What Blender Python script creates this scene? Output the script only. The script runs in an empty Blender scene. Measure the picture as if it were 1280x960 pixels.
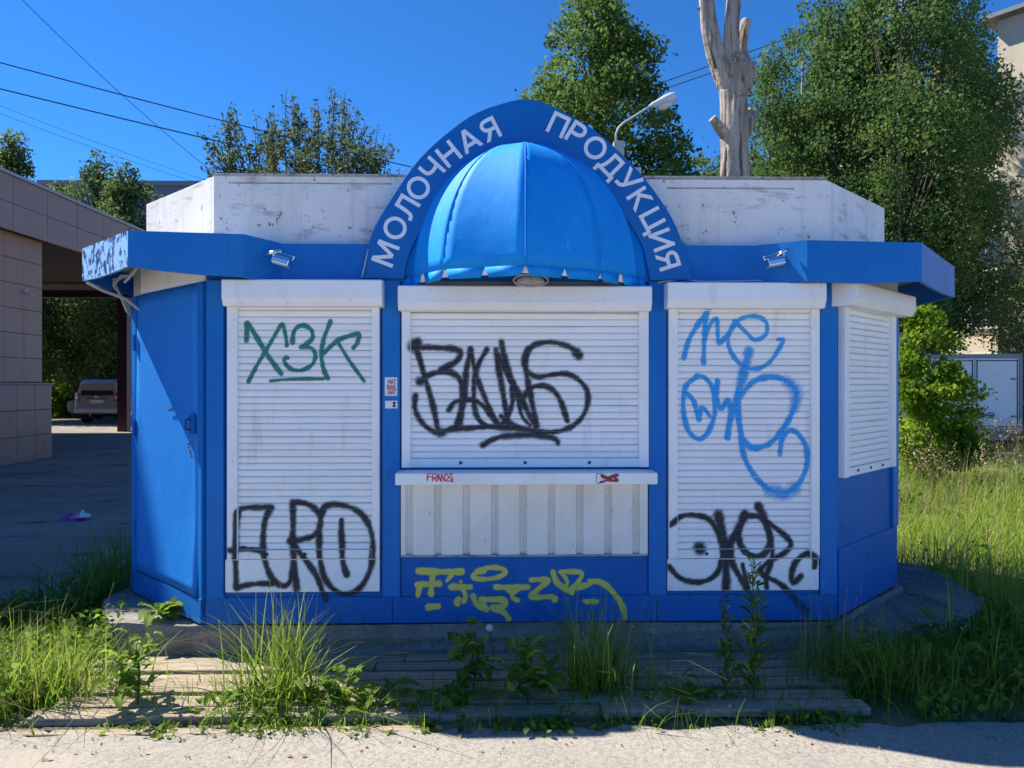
import bpy, bmesh, math, random
import numpy as np
from mathutils import Vector, Matrix
R = math.radians
random.seed(7)
rng = np.random.default_rng(11)
scene = bpy.context.scene
C = scene.collection

# ---------------------------------------------------------------- camera, sky, sun, exposure
CAMY, CAMZ, YAW, F = -4.6, 1.6, R(1.3), 960.0
cd = bpy.data.cameras.new('camera'); cam = bpy.data.objects.new('camera', cd); C.objects.link(cam)
cam.location = (0, CAMY, CAMZ); cam.rotation_euler = (R(90), 0, -YAW)
cd.sensor_width = 36; cd.lens = 27.0; cd.clip_start = .05; cd.clip_end = 3000
scene.camera = cam
SUN = Vector((-.78, .35, 1.0)).normalized()          # towards the sun
w = bpy.data.worlds.new('World'); scene.world = w; w.use_nodes = True
nt = w.node_tree; nt.nodes.clear()
sky = nt.nodes.new('ShaderNodeTexSky'); sky.sky_type = 'NISHITA'; sky.sun_disc = False
sky.sun_elevation = math.asin(SUN.z); sky.sun_rotation = math.atan2(SUN.x, SUN.y)
sky.air_density = 1.0; sky.dust_density = 0; sky.ozone_density = 7.5; sky.altitude = 6000
bg = nt.nodes.new('ShaderNodeBackground'); bg.inputs['Strength'].default_value = .125
out = nt.nodes.new('ShaderNodeOutputWorld')
hs = nt.nodes.new('ShaderNodeHueSaturation'); hs.inputs['Saturation'].default_value = 1.16; nt.links.new(sky.outputs[0], hs.inputs['Color']); nt.links.new(hs.outputs[0], bg.inputs['Color']); nt.links.new(bg.outputs[0], out.inputs['Surface'])
sd = bpy.data.lights.new('sun', 'SUN'); sun = bpy.data.objects.new('sun', sd); C.objects.link(sun)
sd.energy = 4.5; sd.angle = R(.55); sd.color = (1, .93, .82)
sun.rotation_euler = SUN.to_track_quat('Z', 'Y').to_euler()
scene.view_settings.view_transform = 'Standard'; scene.view_settings.look = 'None'
scene.view_settings.exposure = 1.14; scene.view_settings.gamma = 1

# ---------------------------------------------------------------- helpers
_s, _c = math.sin(YAW), math.cos(YAW)
def at(px, py, Y):                                    # pixel of the photo -> point on the upright plane y = Y
    u = (px-640)/F; t = (Y-CAMY)/(_c-_s*u)
    return Vector(((_s+_c*u)*t, Y, CAMZ+t*(480-py)/F))
def gr(px, py, z=0.):                                 # pixel -> point on the level z
    t = (CAMZ-z)/((py-480)/F); u = (px-640)/F
    return Vector(((_s+_c*u)*t, (_c-_s*u)*t+CAMY, z))

def tag(o, label=None, cat=None, group=None, kind=None):
    if label: o['label'] = label
    if cat: o['category'] = cat
    if group: o['group'] = group
    if kind: o['kind'] = kind
    return o
def empty(name, loc, label, cat, group=None, rz=0):
    o = bpy.data.objects.new(name, None); C.objects.link(o); o.location = loc; o.rotation_euler = (0, 0, rz)
    o.empty_display_size = .1
    return tag(o, label, cat, group)
def wparent(o, p):                                    # parent, keeping o's own coordinates as world coordinates
    if p is None: return o
    m = Matrix.Identity(4); q = p; chain = []
    while q: chain.append(q); q = q.parent
    for q in reversed(chain):
        m = m @ q.matrix_parent_inverse @ q.matrix_basis
    o.parent = p; o.matrix_parent_inverse = m.inverted()
    return o
def lparent(o, p): o.parent = p; return o

class MB:
    def __init__(s): s.v = []; s.f = []
    def add(s, vs, fs, M=None):
        n = len(s.v); s.v += [tuple(M @ Vector(v)) if M else tuple(v) for v in vs]; s.f += [tuple(i+n for i in f) for f in fs]; return s
    def box(s, x0, x1, y0, y1, z0, z1, M=None):
        return s.add([(x0,y0,z0),(x1,y0,z0),(x1,y1,z0),(x0,y1,z0),(x0,y0,z1),(x1,y0,z1),(x1,y1,z1),(x0,y1,z1)],
                     [(0,3,2,1),(4,5,6,7),(0,1,5,4),(1,2,6,5),(2,3,7,6),(3,0,4,7)], M)
    def prism(s, poly, z0, z1, M=None):               # plan polygon (ccw) raised from z0 to z1
        n = len(poly)
        return s.add([(x,y,z0) for x,y in poly]+[(x,y,z1) for x,y in poly],
                     [tuple(range(n))[::-1], tuple(range(n,2*n))]+[(i,(i+1)%n,(i+1)%n+n,i+n) for i in range(n)], M)
    def profile(s, poly, x0, x1, M=None):             # (y, z) polygon extruded along x
        n = len(poly)
        return s.add([(x0,y,z) for y,z in poly]+[(x1,y,z) for y,z in poly],
                     [tuple(range(n)), tuple(range(n,2*n))[::-1]]+[(i,i+n,(i+1)%n+n,(i+1)%n) for i in range(n)], M)
    def tube(s, pts, r, k=6, M=None, cap=True):
        pts = [Vector(p) for p in pts]; rs = r if isinstance(r, (list, tuple)) else [r]*len(pts); vs = []; fs = []
        d = (pts[1]-pts[0]).normalized(); a = d.orthogonal().normalized()
        for i, p in enumerate(pts):
            if i < len(pts)-1: d2 = (pts[i+1]-p)
            else: d2 = p-pts[i-1]
            if i > 0: d2 = d2.normalized()+(p-pts[i-1]).normalized()
            if d2.length < 1e-7: d2 = d
            d = d2.normalized(); a = (a-d*a.dot(d)).normalized(); b = d.cross(a)
            vs += [p+(a*math.cos(2*math.pi*j/k)+b*math.sin(2*math.pi*j/k))*rs[i] for j in range(k)]
        for i in range(len(pts)-1):
            fs += [(i*k+j, i*k+(j+1)%k, (i+1)*k+(j+1)%k, (i+1)*k+j) for j in range(k)]
        if cap: fs += [tuple(range(k))[::-1], tuple(range((len(pts)-1)*k, len(pts)*k))]
        return s.add(vs, fs, M)
    def lathe(s, prof, k=16, M=None):                 # (r, z) rings about z
        vs = [(r*math.cos(2*math.pi*j/k), r*math.sin(2*math.pi*j/k), z) for r, z in prof for j in range(k)]
        fs = [(i*k+j, i*k+(j+1)%k, (i+1)*k+(j+1)%k, (i+1)*k+j) for i in range(len(prof)-1) for j in range(k)]
        fs += [tuple(range(k))[::-1], tuple(range((len(prof)-1)*k, len(prof)*k))]
        return s.add(vs, fs, M)
    def build(s, name, mat, parent=None, bevel=0, smooth=False, local=False):
        me = bpy.data.meshes.new(name); me.from_pydata(s.v, [], s.f); me.update()
        bm = bmesh.new(); bm.from_mesh(me); bmesh.ops.recalc_face_normals(bm, faces=bm.faces); bm.to_mesh(me); bm.free()
        return mobj(name, me, mat, parent, bevel, smooth, local)
def mobj(name, me, mat, parent=None, bevel=0, smooth=False, local=False):
    o = bpy.data.objects.new(name, me); C.objects.link(o)
    if mat and not me.materials: me.materials.append(mat)
    if smooth: me.polygons.foreach_set('use_smooth', [True]*len(me.polygons))
    if bevel:
        b = o.modifiers.new('bevel', 'BEVEL'); b.width = bevel; b.segments = 2; b.limit_method = 'ANGLE'; b.angle_limit = R(40)
    if parent: (lparent if local else wparent)(o, parent)
    return o
def npmesh(name, V, Fq, mat, parent=None, attr=None, smooth=False, local=False):
    me = bpy.data.meshes.new(name); V = np.asarray(V, np.float32); Fq = np.asarray(Fq, np.int32); k = Fq.shape[1]
    me.vertices.add(len(V)); me.vertices.foreach_set('co', V.ravel())
    me.loops.add(Fq.size); me.loops.foreach_set('vertex_index', Fq.ravel())
    me.polygons.add(len(Fq)); me.polygons.foreach_set('loop_start', np.arange(0, Fq.size, k, dtype=np.int32))
    me.polygons.foreach_set('loop_total', np.full(len(Fq), k, np.int32))
    if attr is not None:
        for nm, val in attr.items():
            a = me.attributes.new(nm, 'FLOAT', 'POINT'); a.data.foreach_set('value', np.asarray(val, np.float32))
    me.update(calc_edges=True)
    return mobj(name, me, mat, parent, 0, smooth, local)
def copy_tree(o, parent=None):
    c = o.copy(); C.objects.link(c); c.parent = parent
    if parent is not None: c.matrix_parent_inverse = o.matrix_parent_inverse
    for ch in list(o.children): copy_tree(ch, c)
    return c

# ---------------------------------------------------------------- materials
def srgb(r, g, b):
    f = lambda v: (v/255/12.92 if v/255 <= .04045 else ((v/255+.055)/1.055)**2.4)
    return (f(r), f(g), f(b), 1)
def mat(name, col, rough=.5, metal=0., layers=(), bump=(), spec=.5, coat=0.):
    """layers: (scale xyz, lo, hi, colour, strength[, detail]) noise stains; bump: (scale, strength, distance)"""
    m = bpy.data.materials.new(name); m.use_nodes = True; n = m.node_tree.nodes; l = m.node_tree.links
    p = n['Principled BSDF']; p.inputs['Roughness'].default_value = rough; p.inputs['Metallic'].default_value = metal
    p.inputs['Specular IOR Level'].default_value = spec; p.inputs['Coat Weight'].default_value = coat
    col = tuple(col)+(1,) if len(col) == 3 else col
    p.inputs['Base Color'].default_value = col
    geo = n.new('ShaderNodeNewGeometry'); cur = None
    for i, L in enumerate(layers):
        mp = n.new('ShaderNodeMapping'); sc = L[0] if isinstance(L[0], tuple) else (L[0],)*3
        mp.inputs['Scale'].default_value = sc; mp.inputs['Location'].default_value = (i*3.7, i*1.3, i*2.1)
        l.new(geo.outputs['Position'], mp.inputs['Vector'])
        nz = n.new('ShaderNodeTexNoise'); nz.inputs['Scale'].default_value = 1; nz.inputs['Detail'].default_value = L[5] if len(L) > 5 else 5
        nz.inputs['Roughness'].default_value = .62; l.new(mp.outputs[0], nz.inputs['Vector'])
        mr = n.new('ShaderNodeMapRange'); mr.inputs['From Min'].default_value = L[1]; mr.inputs['From Max'].default_value = L[2]
        mr.inputs['To Max'].default_value = L[4]; l.new(nz.outputs['Fac'], mr.inputs['Value'])
        mx = n.new('ShaderNodeMix'); mx.data_type = 'RGBA'; l.new(mr.outputs[0], mx.inputs['Factor'])
        if cur: l.new(cur, mx.inputs[6])
        else: mx.inputs[6].default_value = col
        c2 = L[3]; mx.inputs[7].default_value = tuple(c2)+(1,) if len(c2) == 3 else c2
        cur = mx.outputs[2]
    if cur: l.new(cur, p.inputs['Base Color'])
    prev = None
    for sc, st, di in bump:
        nz = n.new('ShaderNodeTexNoise'); nz.inputs['Detail'].default_value = 4
        mp = n.new('ShaderNodeMapping'); mp.inputs['Scale'].default_value = sc if isinstance(sc, tuple) else (sc,)*3
        l.new(geo.outputs['Position'], mp.inputs['Vector']); l.new(mp.outputs[0], nz.inputs['Vector']); nz.inputs['Scale'].default_value = 1
        b = n.new('ShaderNodeBump'); b.inputs['Strength'].default_value = st; b.inputs['Distance'].default_value = di
        l.new(nz.outputs['Fac'], b.inputs['Height'])
        if prev: l.new(prev, b.inputs['Normal'])
        prev = b.outputs[0]
    if prev: l.new(prev, p.inputs['Normal'])
    return m
def leafmat(name, c0, c1, c2, trans=.35, rough=.45):
    m = bpy.data.materials.new(name); m.use_nodes = True; n = m.node_tree.nodes; l = m.node_tree.links
    p = n['Principled BSDF']; p.inputs['Roughness'].default_value = max(rough,.6); p.inputs['Specular IOR Level'].default_value = .12
    a = n.new('ShaderNodeAttribute'); a.attribute_name = 'rnd'
    cr = n.new('ShaderNodeValToRGB'); e = cr.color_ramp.elements
    e[0].color = c0+(1,); e[1].color = c2+(1,); x = e.new(.5); x.color = c1+(1,)
    l.new(a.outputs['Fac'], cr.inputs[0]); l.new(cr.outputs[0], p.inputs['Base Color'])
    t = n.new('ShaderNodeBsdfTranslucent'); hs = n.new('ShaderNodeHueSaturation'); hs.inputs['Hue'].default_value = .495; hs.inputs['Value'].default_value = 1.75
    l.new(cr.outputs[0], hs.inputs['Color']); l.new(hs.outputs[0], t.inputs['Color'])
    mx = n.new('ShaderNodeMixShader'); mx.inputs[0].default_value = trans
    l.new(p.outputs[0], mx.inputs[1]); l.new(t.outputs[0], mx.inputs[2]); l.new(mx.outputs[0], n['Material Output'].inputs['Surface'])
    return m
def spraymat(name, col, rough=.6):
    m = bpy.data.materials.new(name); m.use_nodes = True; n = m.node_tree.nodes; l = m.node_tree.links
    p = n['Principled BSDF']; p.inputs['Base Color'].default_value = col; p.inputs['Roughness'].default_value = rough
    a = n.new('ShaderNodeAttribute'); a.attribute_name = 'cover'
    t = n.new('ShaderNodeBsdfTransparent'); mx = n.new('ShaderNodeMixShader')
    l.new(a.outputs['Fac'], mx.inputs[0]); l.new(t.outputs[0], mx.inputs[1]); l.new(p.outputs[0], mx.inputs[2]); l.new(mx.outputs[0], n['Material Output'].inputs['Surface'])
    return m

BLUE = srgb(0, 106, 184)
M = {}
M['blue'] = mat('blue_paint', BLUE, .5, spec=.28, layers=[((1.3,1.3,.9), .44, .62, srgb(34,126,196), .45), ((3,3,1.2), .45, .75, srgb(24,122,196), .6), ((30,30,6), .62, .75, srgb(4,66,124), .5), (60, .70, .74, srgb(10,46,84), .7)], bump=[(2.6, .22, .03), (9, .16, .01), (140, .06, .001)])
M['door'] = mat('sun_brightened_door_paint', srgb(26,120,204), .55, spec=.3, layers=[((3,3,1.2), .45, .75, srgb(40,134,214), .6), ((20,20,7), .60, .72, srgb(8,80,150), .5), ((70,70,26), .69, .71, srgb(10,34,70), .8)], bump=[(4, .25, .02), (9, .2, .01)])  # kiosk blue lightened in the colour to suggest sun on the door
M['blue_dirty'] = mat('blue_paint_soiled', srgb(6,94,170), .55, spec=.25, layers=[((1.6,1.6,1.2), .44, .62, srgb(26,108,180), .45), ((2.5,2.5,2), .45, .75, srgb(14,102,178), .5), ((14,14,5), .58, .72, srgb(12,60,104), .6), (45, .66, .72, srgb(60,72,84), .6), ((42,42,2.2), .62, .72, srgb(70,84,96), .45)], bump=[(10, .15, .01)])
M['blue_peel'] = mat('peeling_blue_paint', srgb(140,190,236), .6, layers=[((24,24,15), .535, .55, srgb(6,50,120), 1), ((17,17,11), .57, .585, srgb(6,50,120), 1), ((30,30,20), .68, .70, srgb(232,234,232), 1)], bump=[(18, .3, .006)])
M['blue_sign'] = mat('blue_sign_face', srgb(4,104,178), .42, spec=.3, layers=[((2,2,2), .42, .75, srgb(4,90,162), .7), (70, .69, .73, srgb(60,120,190), .5)], bump=[(6, .08, .01)])
M['awning'] = mat('awning_blue', srgb(16,148,230), .62, spec=.2, layers=[((4,4,2), .4, .75, srgb(12,128,214), .7), ((22,22,3), .52, .75, srgb(40,160,232), .5), ((16,16,10), .655, .67, srgb(70,160,240), .7), ((26,26,18), .70, .715, srgb(6,60,130), .6)], bump=[(7, .25, .014), (40, .1, .003)])
WHITE = (.74, .75, .76)
M['slat'] = mat('white_shutter', (.90,.90,.885), .42, layers=[((3,3,5), .48, .8, (.78,.775,.76), .5), ((60,60,25), .67, .72, (.35,.34,.32), .55), ((1.5,1.5,40), .52, .75, (.60,.585,.55), .5), ((8,8,1.6), .60, .74, (.62,.60,.56), .6)])
M['white'] = mat('white_coated_metal', (.89,.885,.87), .45, layers=[((3,3,4), .45, .8, (.75,.745,.72), .55), ((9,9,2), .58, .75, (.60,.585,.55), .6), ((50,50,20), .66, .72, (.33,.31,.28), .6)], bump=[(8, .05, .01)])
M['whitecor'] = mat('white_profiled_sheet', (.80,.78,.72), .45, layers=[((5,5,3), .45, .78, (.64,.61,.55), .7), ((40,40,16), .66, .71, (.25,.23,.2), .6)])
M['sillw'] = mat('white_sill', (.86,.86,.85), .4, layers=[((6,6,9), .5, .8, (.62,.61,.6), .5), (70, .68, .72, (.3,.28,.26), .6)])
M['parapet'] = mat('weathered_white_panel', (.78,.77,.745), .6, layers=[((2.2,2.2,1.6), .40, .70, (.60,.59,.565), .85), ((11,11,.7), .53, .72, (.40,.395,.37), .45), ((3.5,3.5,12), .57, .68, (.26,.26,.24), .6), ((26,26,16), .635, .69, (.10,.10,.10), .8), ((9,9,34), .66, .72, (.2,.2,.2), .5)], bump=[(6, .1, .01)])
M['mould'] = mat('mouldy_cap', (.40,.40,.38), .7, layers=[((9,9,20), .45, .65, (.14,.14,.12), .8), (40, .55, .7, (.08,.08,.07), .8)])
M['grey'] = mat('grey_metal', (.42,.42,.42), .5)
M['soffit'] = mat('soffit_board', (.52,.50,.47), .7, layers=[((4,4,4), .45, .7, (.30,.28,.25), .7)])
M['dark'] = mat('dark_gap', (.03,.03,.035), .8)
M['chrome'] = mat('chrome', (.75,.75,.74), .18, 1.)
M['lampglass'] = mat('lamp_glass', (.62,.63,.62), .12)
M['cable'] = mat('grey_cable', (.45,.46,.47), .5)
M['wire'] = mat('overhead_wire', (.03,.035,.05), .6)
M['letter'] = mat('letter_white', (.78,.79,.82), .4, layers=[((12,12,12), .5, .8, (.66,.68,.72), .6)])
M['concrete'] = mat('old_concrete', (.27,.25,.225), .9, layers=[((4,4,4), .42, .7, (.17,.155,.135), .8), ((26,26,26), .55, .7, (.10,.095,.085), .7), ((9,9,2), .58, .72, (.36,.34,.31), .6)], bump=[(28, .6, .02), (7, .5, .04)])
M['conc_right'] = mat('concrete_apron', (.21,.2,.19), .9, layers=[((5,5,5), .42, .7, (.12,.115,.11), .8), ((60,60,60), .64, .68, (.55,.54,.5), .9)], bump=[(22, .7, .025), (5, .5, .05)])
M['plank'] = mat('weathered_plank', (.38,.31,.225), .85, layers=[((1.2,22,10), .42, .66, (.24,.19,.135), .85), ((3,70,30), .50, .66, (.10,.08,.06), .8), ((2,5,5), .5, .8, (.48,.43,.35), .5)], bump=[((3,60,60), .5, .006), (12, .3, .01)])
M['road'] = mat('sandy_asphalt', (.335,.305,.262), .95, layers=[((.9,1.6,1), .42, .72, (.275,.25,.22), .8), ((55,55,55), .44, .62, (.20,.18,.16), .8), ((160,160,160), .55, .68, (.50,.47,.41), .8), ((7,7,7), .60, .74, (.36,.315,.25), .6), ((1.1,2.6,1), .56, .7, (.37,.33,.27), .7)], bump=[(130, .5, .006), (30, .4, .01), (3, .3, .03)])
M['yard'] = mat('cracked_yard_asphalt', (.25,.21,.185), .93, layers=[((.5,.9,1), .42, .68, (.15,.105,.075), .85), ((.25,1.6,1), .52, .66, (.31,.265,.23), .8), ((1.2,2.4,1), .60, .64, (.05,.045,.04), .75), ((30,30,30), .55, .72, (.24,.22,.20), .6), ((3,3,3), .6, .72, (.07,.065,.06), .6)], bump=[(40, .5, .01), (4, .5, .04)])
M['soil'] = mat('dry_soil', (.20,.16,.11), .95, layers=[((3,3,3), .42, .7, (.12,.095,.06), .8), ((.4,.4,.4), .45, .65, (.10,.115,.045), .7), ((40,40,40), .55, .7, (.3,.25,.18), .6)], bump=[(24, .7, .03)])
M['tile'] = mat('brown_stone_tile', (.48,.275,.195), .55, layers=[((1.3,1.3,1.3), .42, .72, (.40,.225,.16), .7), ((30,30,30), .55, .7, (.28,.22,.19), .4)])
M['tile_dark'] = mat('dark_granite_tile', (.32,.145,.10), .4, layers=[((.9,.9,.9), .42, .7, (.24,.20,.19), .8), ((6,6,6), .6, .72, (.09,.06,.055), .7)])
M['fasc'] = mat('brown_facade_panel', (.43,.265,.205), .5, layers=[((.8,.8,.8), .42, .72, (.36,.215,.165), .7)])
M['rendwall'] = mat('shop_core', (.05,.045,.045), .8)
M['flash'] = mat('pale_flashing', (.42,.44,.45), .45)
M['redpost'] = mat('dark_red_post', (.085,.022,.022), .5)
M['aptwall'] = mat('beige_render', (.56,.49,.37), .85, layers=[((.5,.5,.25), .42, .72, (.44,.38,.29), .7), ((3,3,.8), .58, .74, (.34,.30,.24), .6)])
M['aptroof'] = mat('grey_roof', (.16,.17,.18), .6)
M['winglass'] = mat('window_glass', (.03,.04,.05), .08, spec=.8)
M['winframe'] = mat('window_frame', (.6,.6,.58), .5)
M['bluebld'] = mat('far_blue_grey_wall', (.10,.14,.20), .7)
M['trucku'] = mat('truck_white', (.80,.80,.80), .4, layers=[((2,2,2), .45, .75, (.68,.68,.67), .6)])
M['truckgrey'] = mat('truck_frame', (.25,.26,.27), .45)
M['tyre'] = mat('tyre_rubber', (.02,.02,.022), .85)
M['carbrown'] = mat('car_bronze_grey', (.27,.255,.24), .28, .35, coat=.6)
M['cargreen'] = mat('car_pale_green', (.33,.38,.36), .3, .2, coat=.6)
M['carglass'] = mat('car_glass', (.02,.025,.028), .05, spec=.8)
M['redlens'] = mat('red_tail_lens', (.42,.03,.025), .15)
M['clearlens'] = mat('clear_lens', (.6,.58,.55), .12)
M['plate'] = mat('licence_plate', (.5,.5,.49), .4)
M['deadwood'] = mat('barkless_wood', (.40,.345,.28), .85, layers=[((11,11,.9), .42, .62, (.22,.175,.135), .85), ((26,26,1.5), .54, .64, (.07,.055,.045), .85), ((4,4,7), .58, .66, (.12,.10,.08), .7), ((3,3,.6), .52, .7, (.56,.51,.44), .6)], bump=[((22,22,1.6), 1.0, .05), ((6,6,6), .5, .05)])
M['bark'] = mat('tree_bark', (.10,.085,.07), .9, layers=[((8,8,2), .45, .7, (.05,.042,.035), .8)], bump=[((10,10,3), .6, .02)])
M['birch'] = mat('birch_bark', (.46,.44,.40), .8, layers=[((3,3,9), .56, .66, (.05,.045,.04), .9)])
M['paper'] = mat('sticker_paper', (.80,.80,.79), .6)
M['stickred'] = mat('sticker_red', (.45,.02,.035), .6)
M['stickblk'] = mat('sticker_black', (.02,.02,.03), .6)
M['wrap_p'] = mat('wrapper_purple', (.22,.05,.32), .3); M['wrap_k'] = mat('wrapper_pink', (.75,.14,.22), .3); M['wrap_w'] = mat('wrapper_white', (.7,.68,.72), .3)
M['puff'] = mat('dandelion_puff', (.75,.72,.66), .9)
M['leaf_big'] = leafmat('leaf_poplar', (.048,.105,.026), (.090,.165,.036), (.17,.235,.055))
M['leaf_birch'] = leafmat('leaf_birch', (.048,.105,.030), (.085,.155,.040), (.14,.205,.055))
M['leaf_far'] = leafmat('leaf_far', (.052,.10,.034), (.088,.145,.044), (.14,.19,.055))
M['leaf_sprig'] = leafmat('leaf_sprig', (.045,.075,.035), (.070,.105,.045), (.105,.14,.055))
M['leaf_bush'] = leafmat('leaf_maple_bush', (.08,.15,.012), (.15,.25,.020), (.25,.34,.04), .5)
M['grass'] = leafmat('grass_blade', (.075,.14,.016), (.13,.22,.024), (.27,.31,.06), .5)
M['grass_mead'] = leafmat('grass_meadow', (.13,.22,.022), (.22,.34,.038), (.42,.43,.13), .5)
M['straw'] = leafmat('dry_straw', (.28,.22,.11), (.38,.30,.16), (.48,.40,.24), .3)
M['weed'] = leafmat('weed_leaf', (.065,.13,.018), (.12,.21,.028), (.21,.30,.05), .45)

# ---------------------------------------------------------------- ground, road, yard
def jag(x0, x1, y, amp, step, seed):
    r = random.Random(seed); n = max(2, int(abs(x1-x0)/step)); return [(x0+(x1-x0)*i/n, y+r.uniform(-amp, amp)) for i in range(n+1)]
def sheet(name, poly, z, m):
    b = MB(); b.add([(x, y, z) for x, y in poly], [tuple(range(len(poly)))]); o = b.build(name, m); return tag(o, kind='structure')
sheet('ground', [(-900,-500),(900,-500),(900,1400),(-900,1400)], -.046, M['soil'])
sheet('road', [(60,-34),(60,-.98)]+jag(8, -8, -.98, .035, .11, 3)+[(-60,-.98),(-60,-34)], -.028, M['road'])
sheet('yard', [(-3.1,.75)]+[(x-0, y) for x, y in [(-2.5,2.2),(-2.7,4.5),(-2.4,8),(-2.2,30),(-4,75),(-70,75),(-70,1.6)]]+jag(-12, -3.4, 1.25, .18, .3, 5), -.036, M['yard'])

# concrete slab that carries the kiosk, its aprons left and right
def slab(name, poly, z0, z1, m, seed, amp=.012):
    b = MB(); b.prism(poly, z0, z1); o = b.build(name, m); bm = bmesh.new(); bm.from_mesh(o.data)
    bmesh.ops.triangulate(bm, faces=[f for f in bm.faces if len(f.verts) > 4])
    bmesh.ops.subdivide_edges(bm, edges=bm.edges[:], cuts=5, use_grid_fill=True); r = random.Random(seed)
    for v in bm.verts: v.co += Vector((r.uniform(-amp, amp), r.uniform(-amp, amp), r.uniform(-amp, amp)*.6))
    bm.to_mesh(o.data); bm.free(); return tag(o, kind='structure')
slab('concrete_slab', [(-2.30,.07),(-1.72,.005),(2.07,.005),(2.9,.8),(2.9,3.2),(-2.6,3.2),(-2.6,.55)], -.08, .165, M['concrete'], 2)
slab('concrete_apron', [(2.02,-.05),(2.5,.0),(3.0,.22),(3.35,.60),(3.5,1.3),(3.2,2.2),(2.6,2.0)], -.1, .125, M['conc_right'], 4, .03)

# ---------------------------------------------------------------- the kiosk
KX = .177
kiosk = empty('kiosk', (KX, 1.5, .165), 'blue and white octagonal milk kiosk with graffiti on closed roller shutters', 'kiosk')
D = .78
octo = [(-1.71,0),(2.065,0),(2.065+D,D),(2.065+D,2.4),(2.065,3.1),(-1.71,3.1),(-1.71-D,2.4),(-1.71-D,D)]
MB().prism(octo, .18, 2.43).build('wall', M['blue_dirty'], kiosk)
for x0, x1, zb in [(-1.700,-1.600,.335),(-.665,-.561,.335),(.921,1.027,.335),(1.956,2.058,.335)]:
    MB().box(x0, x1, -.032, .004, zb, 2.214).build('pilaster', M['blue'], kiosk, .004)
for x0, x1, z1 in [(-1.712,-.61,.333),(-.607,.972,.333),(.975,2.064,.333)]:
    MB().box(x0, x1, -.012, .004, .176, z1).build('base_panel', M['blue_dirty'], kiosk, .003)
MB().box(-.559, .919, -.016, .003, .335, .574).build('apron_panel', M['blue_dirty'], kiosk, .003)

# roller shutters
PITCH = .0394
PROF = [(0,.0),(-.0045,.0025),(-.0068,.010),(-.0075,.019),(-.0070,.028),(-.005,.0350),(.001,.0378)]   # (y, z) of one slat
def prof_y(h):                                         # front of the slat at height h above its foot
    for (ya, za), (yb, zb) in zip(PROF, PROF[1:]):
        if za <= h <= zb: return ya+(yb-ya)*(h-za)/(zb-za)
    return .001
def slat_mesh():
    n = len(PROF); vs = [(x, y, z) for x in (0, 1) for y, z in PROF]; fs = [(i, i+n, i+n+1, i+1) for i in range(n-1)]
    me = bpy.data.meshes.new('slat'); me.from_pydata(vs, [], [f[::-1] for f in fs]); me.update(); me.materials.append(M['slat'])
    me.polygons.foreach_set('use_smooth', [True]*len(me.polygons)); return me
SLAT = slat_mesh()
SY = -.012                                             # plane of the slat feet, in front of the backing
def shutter(x0, x1, s0, s1, z0, z1, bx0, bx1, bz0, bz1, Mx=None, rz=0, org=(0,0,0), label=None):
    sh = MB().box(s0, s1, -.008, .003, z0, z1+.02, Mx).build('roller_shutter', M['grey'], kiosk)
    if label: sh['label'] = label
    for g0, g1 in ((x0, s0+.004), (s1-.004, x1)): MB().box(g0, g1, -.042, .006, z0, z1+.02, Mx).build('guide_rail', M['white'], sh, .003)
    hb = bz1-bz0
    MB().profile([(.004,bz1),(-.135,bz1),(-.143,bz1-.006),(-.143,bz0+hb*.30),(-.118,bz0),(.004,bz0)], bx0, bx1, Mx).build('shutter_box', M['white'], sh, .003)
    MB().box(s0, s1, -.03, -.006, z0, z0+.052, Mx).build('bottom_bar', M['white'], sh, .003)
    for fx in (.22, .5, .78):                          # small bolts in the bottom bar
        x = s0+(s1-s0)*fx; MB().box(x-.008, x+.008, -.036, -.028, z0+.02, z0+.036, Mx).build('lock_bolt', M['dark'], sh)
    z = z0+.054; i = 0
    while z < z1:
        o = bpy.data.objects.new('slat', SLAT); C.objects.link(o); wparent(o, sh)
        p = Vector((s0, SY, z)); p = (Mx @ p) if Mx else p
        o.location = p+Vector((0, random.uniform(-.001, .001), 0)); o.scale = (s1-s0, 1, 1)
        o.rotation_euler = (random.gauss(0,.018), random.gauss(0,.0007), rz); z += PITCH; i += 1
    return sh
shutter(-1.576, -.681, -1.52, -.722, .566, 2.045, -1.572, -.652, 2.052, 2.205, label='roller shutter with a green tag above a black tag')
shutter(1.039, 1.949, 1.09, 1.902, .556, 2.04, 1.012, 1.946, 2.046, 2.196, label='roller shutter with light blue looping tags')
shutter(-.550, .919, -.502, .866, 1.104, 2.02, -.560, .918, 2.028, 2.172, label='wide middle roller shutter with a black tag')
MB().box(-1.592, -.682, -.026, .004, .368, .5625).build('kick_panel', M['white'], kiosk, .004)
MB().box(1.034, 1.950, -.026, .004, .361, .5525).build('kick_panel', M['white'], kiosk, .004)
MR = Matrix.Translation((2.065,0,0)) @ Matrix.Rotation(R(45), 4, 'Z')
shutter(.035, .975, .10, .905, 1.03, 2.05, -.06, 1.06, 2.065, 2.205, MR, R(45), label='narrow roller shutter on the angled right wall')
MB().box(.02, 1.09, -.012, .004, .19, .60, MR).build('lower_panel', M['blue_dirty'], kiosk, .003)
MB().box(.985, 1.095, -.02, .004, .605, 2.2, MR).build('corner_post', M['blue'], kiosk, .003)
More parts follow.
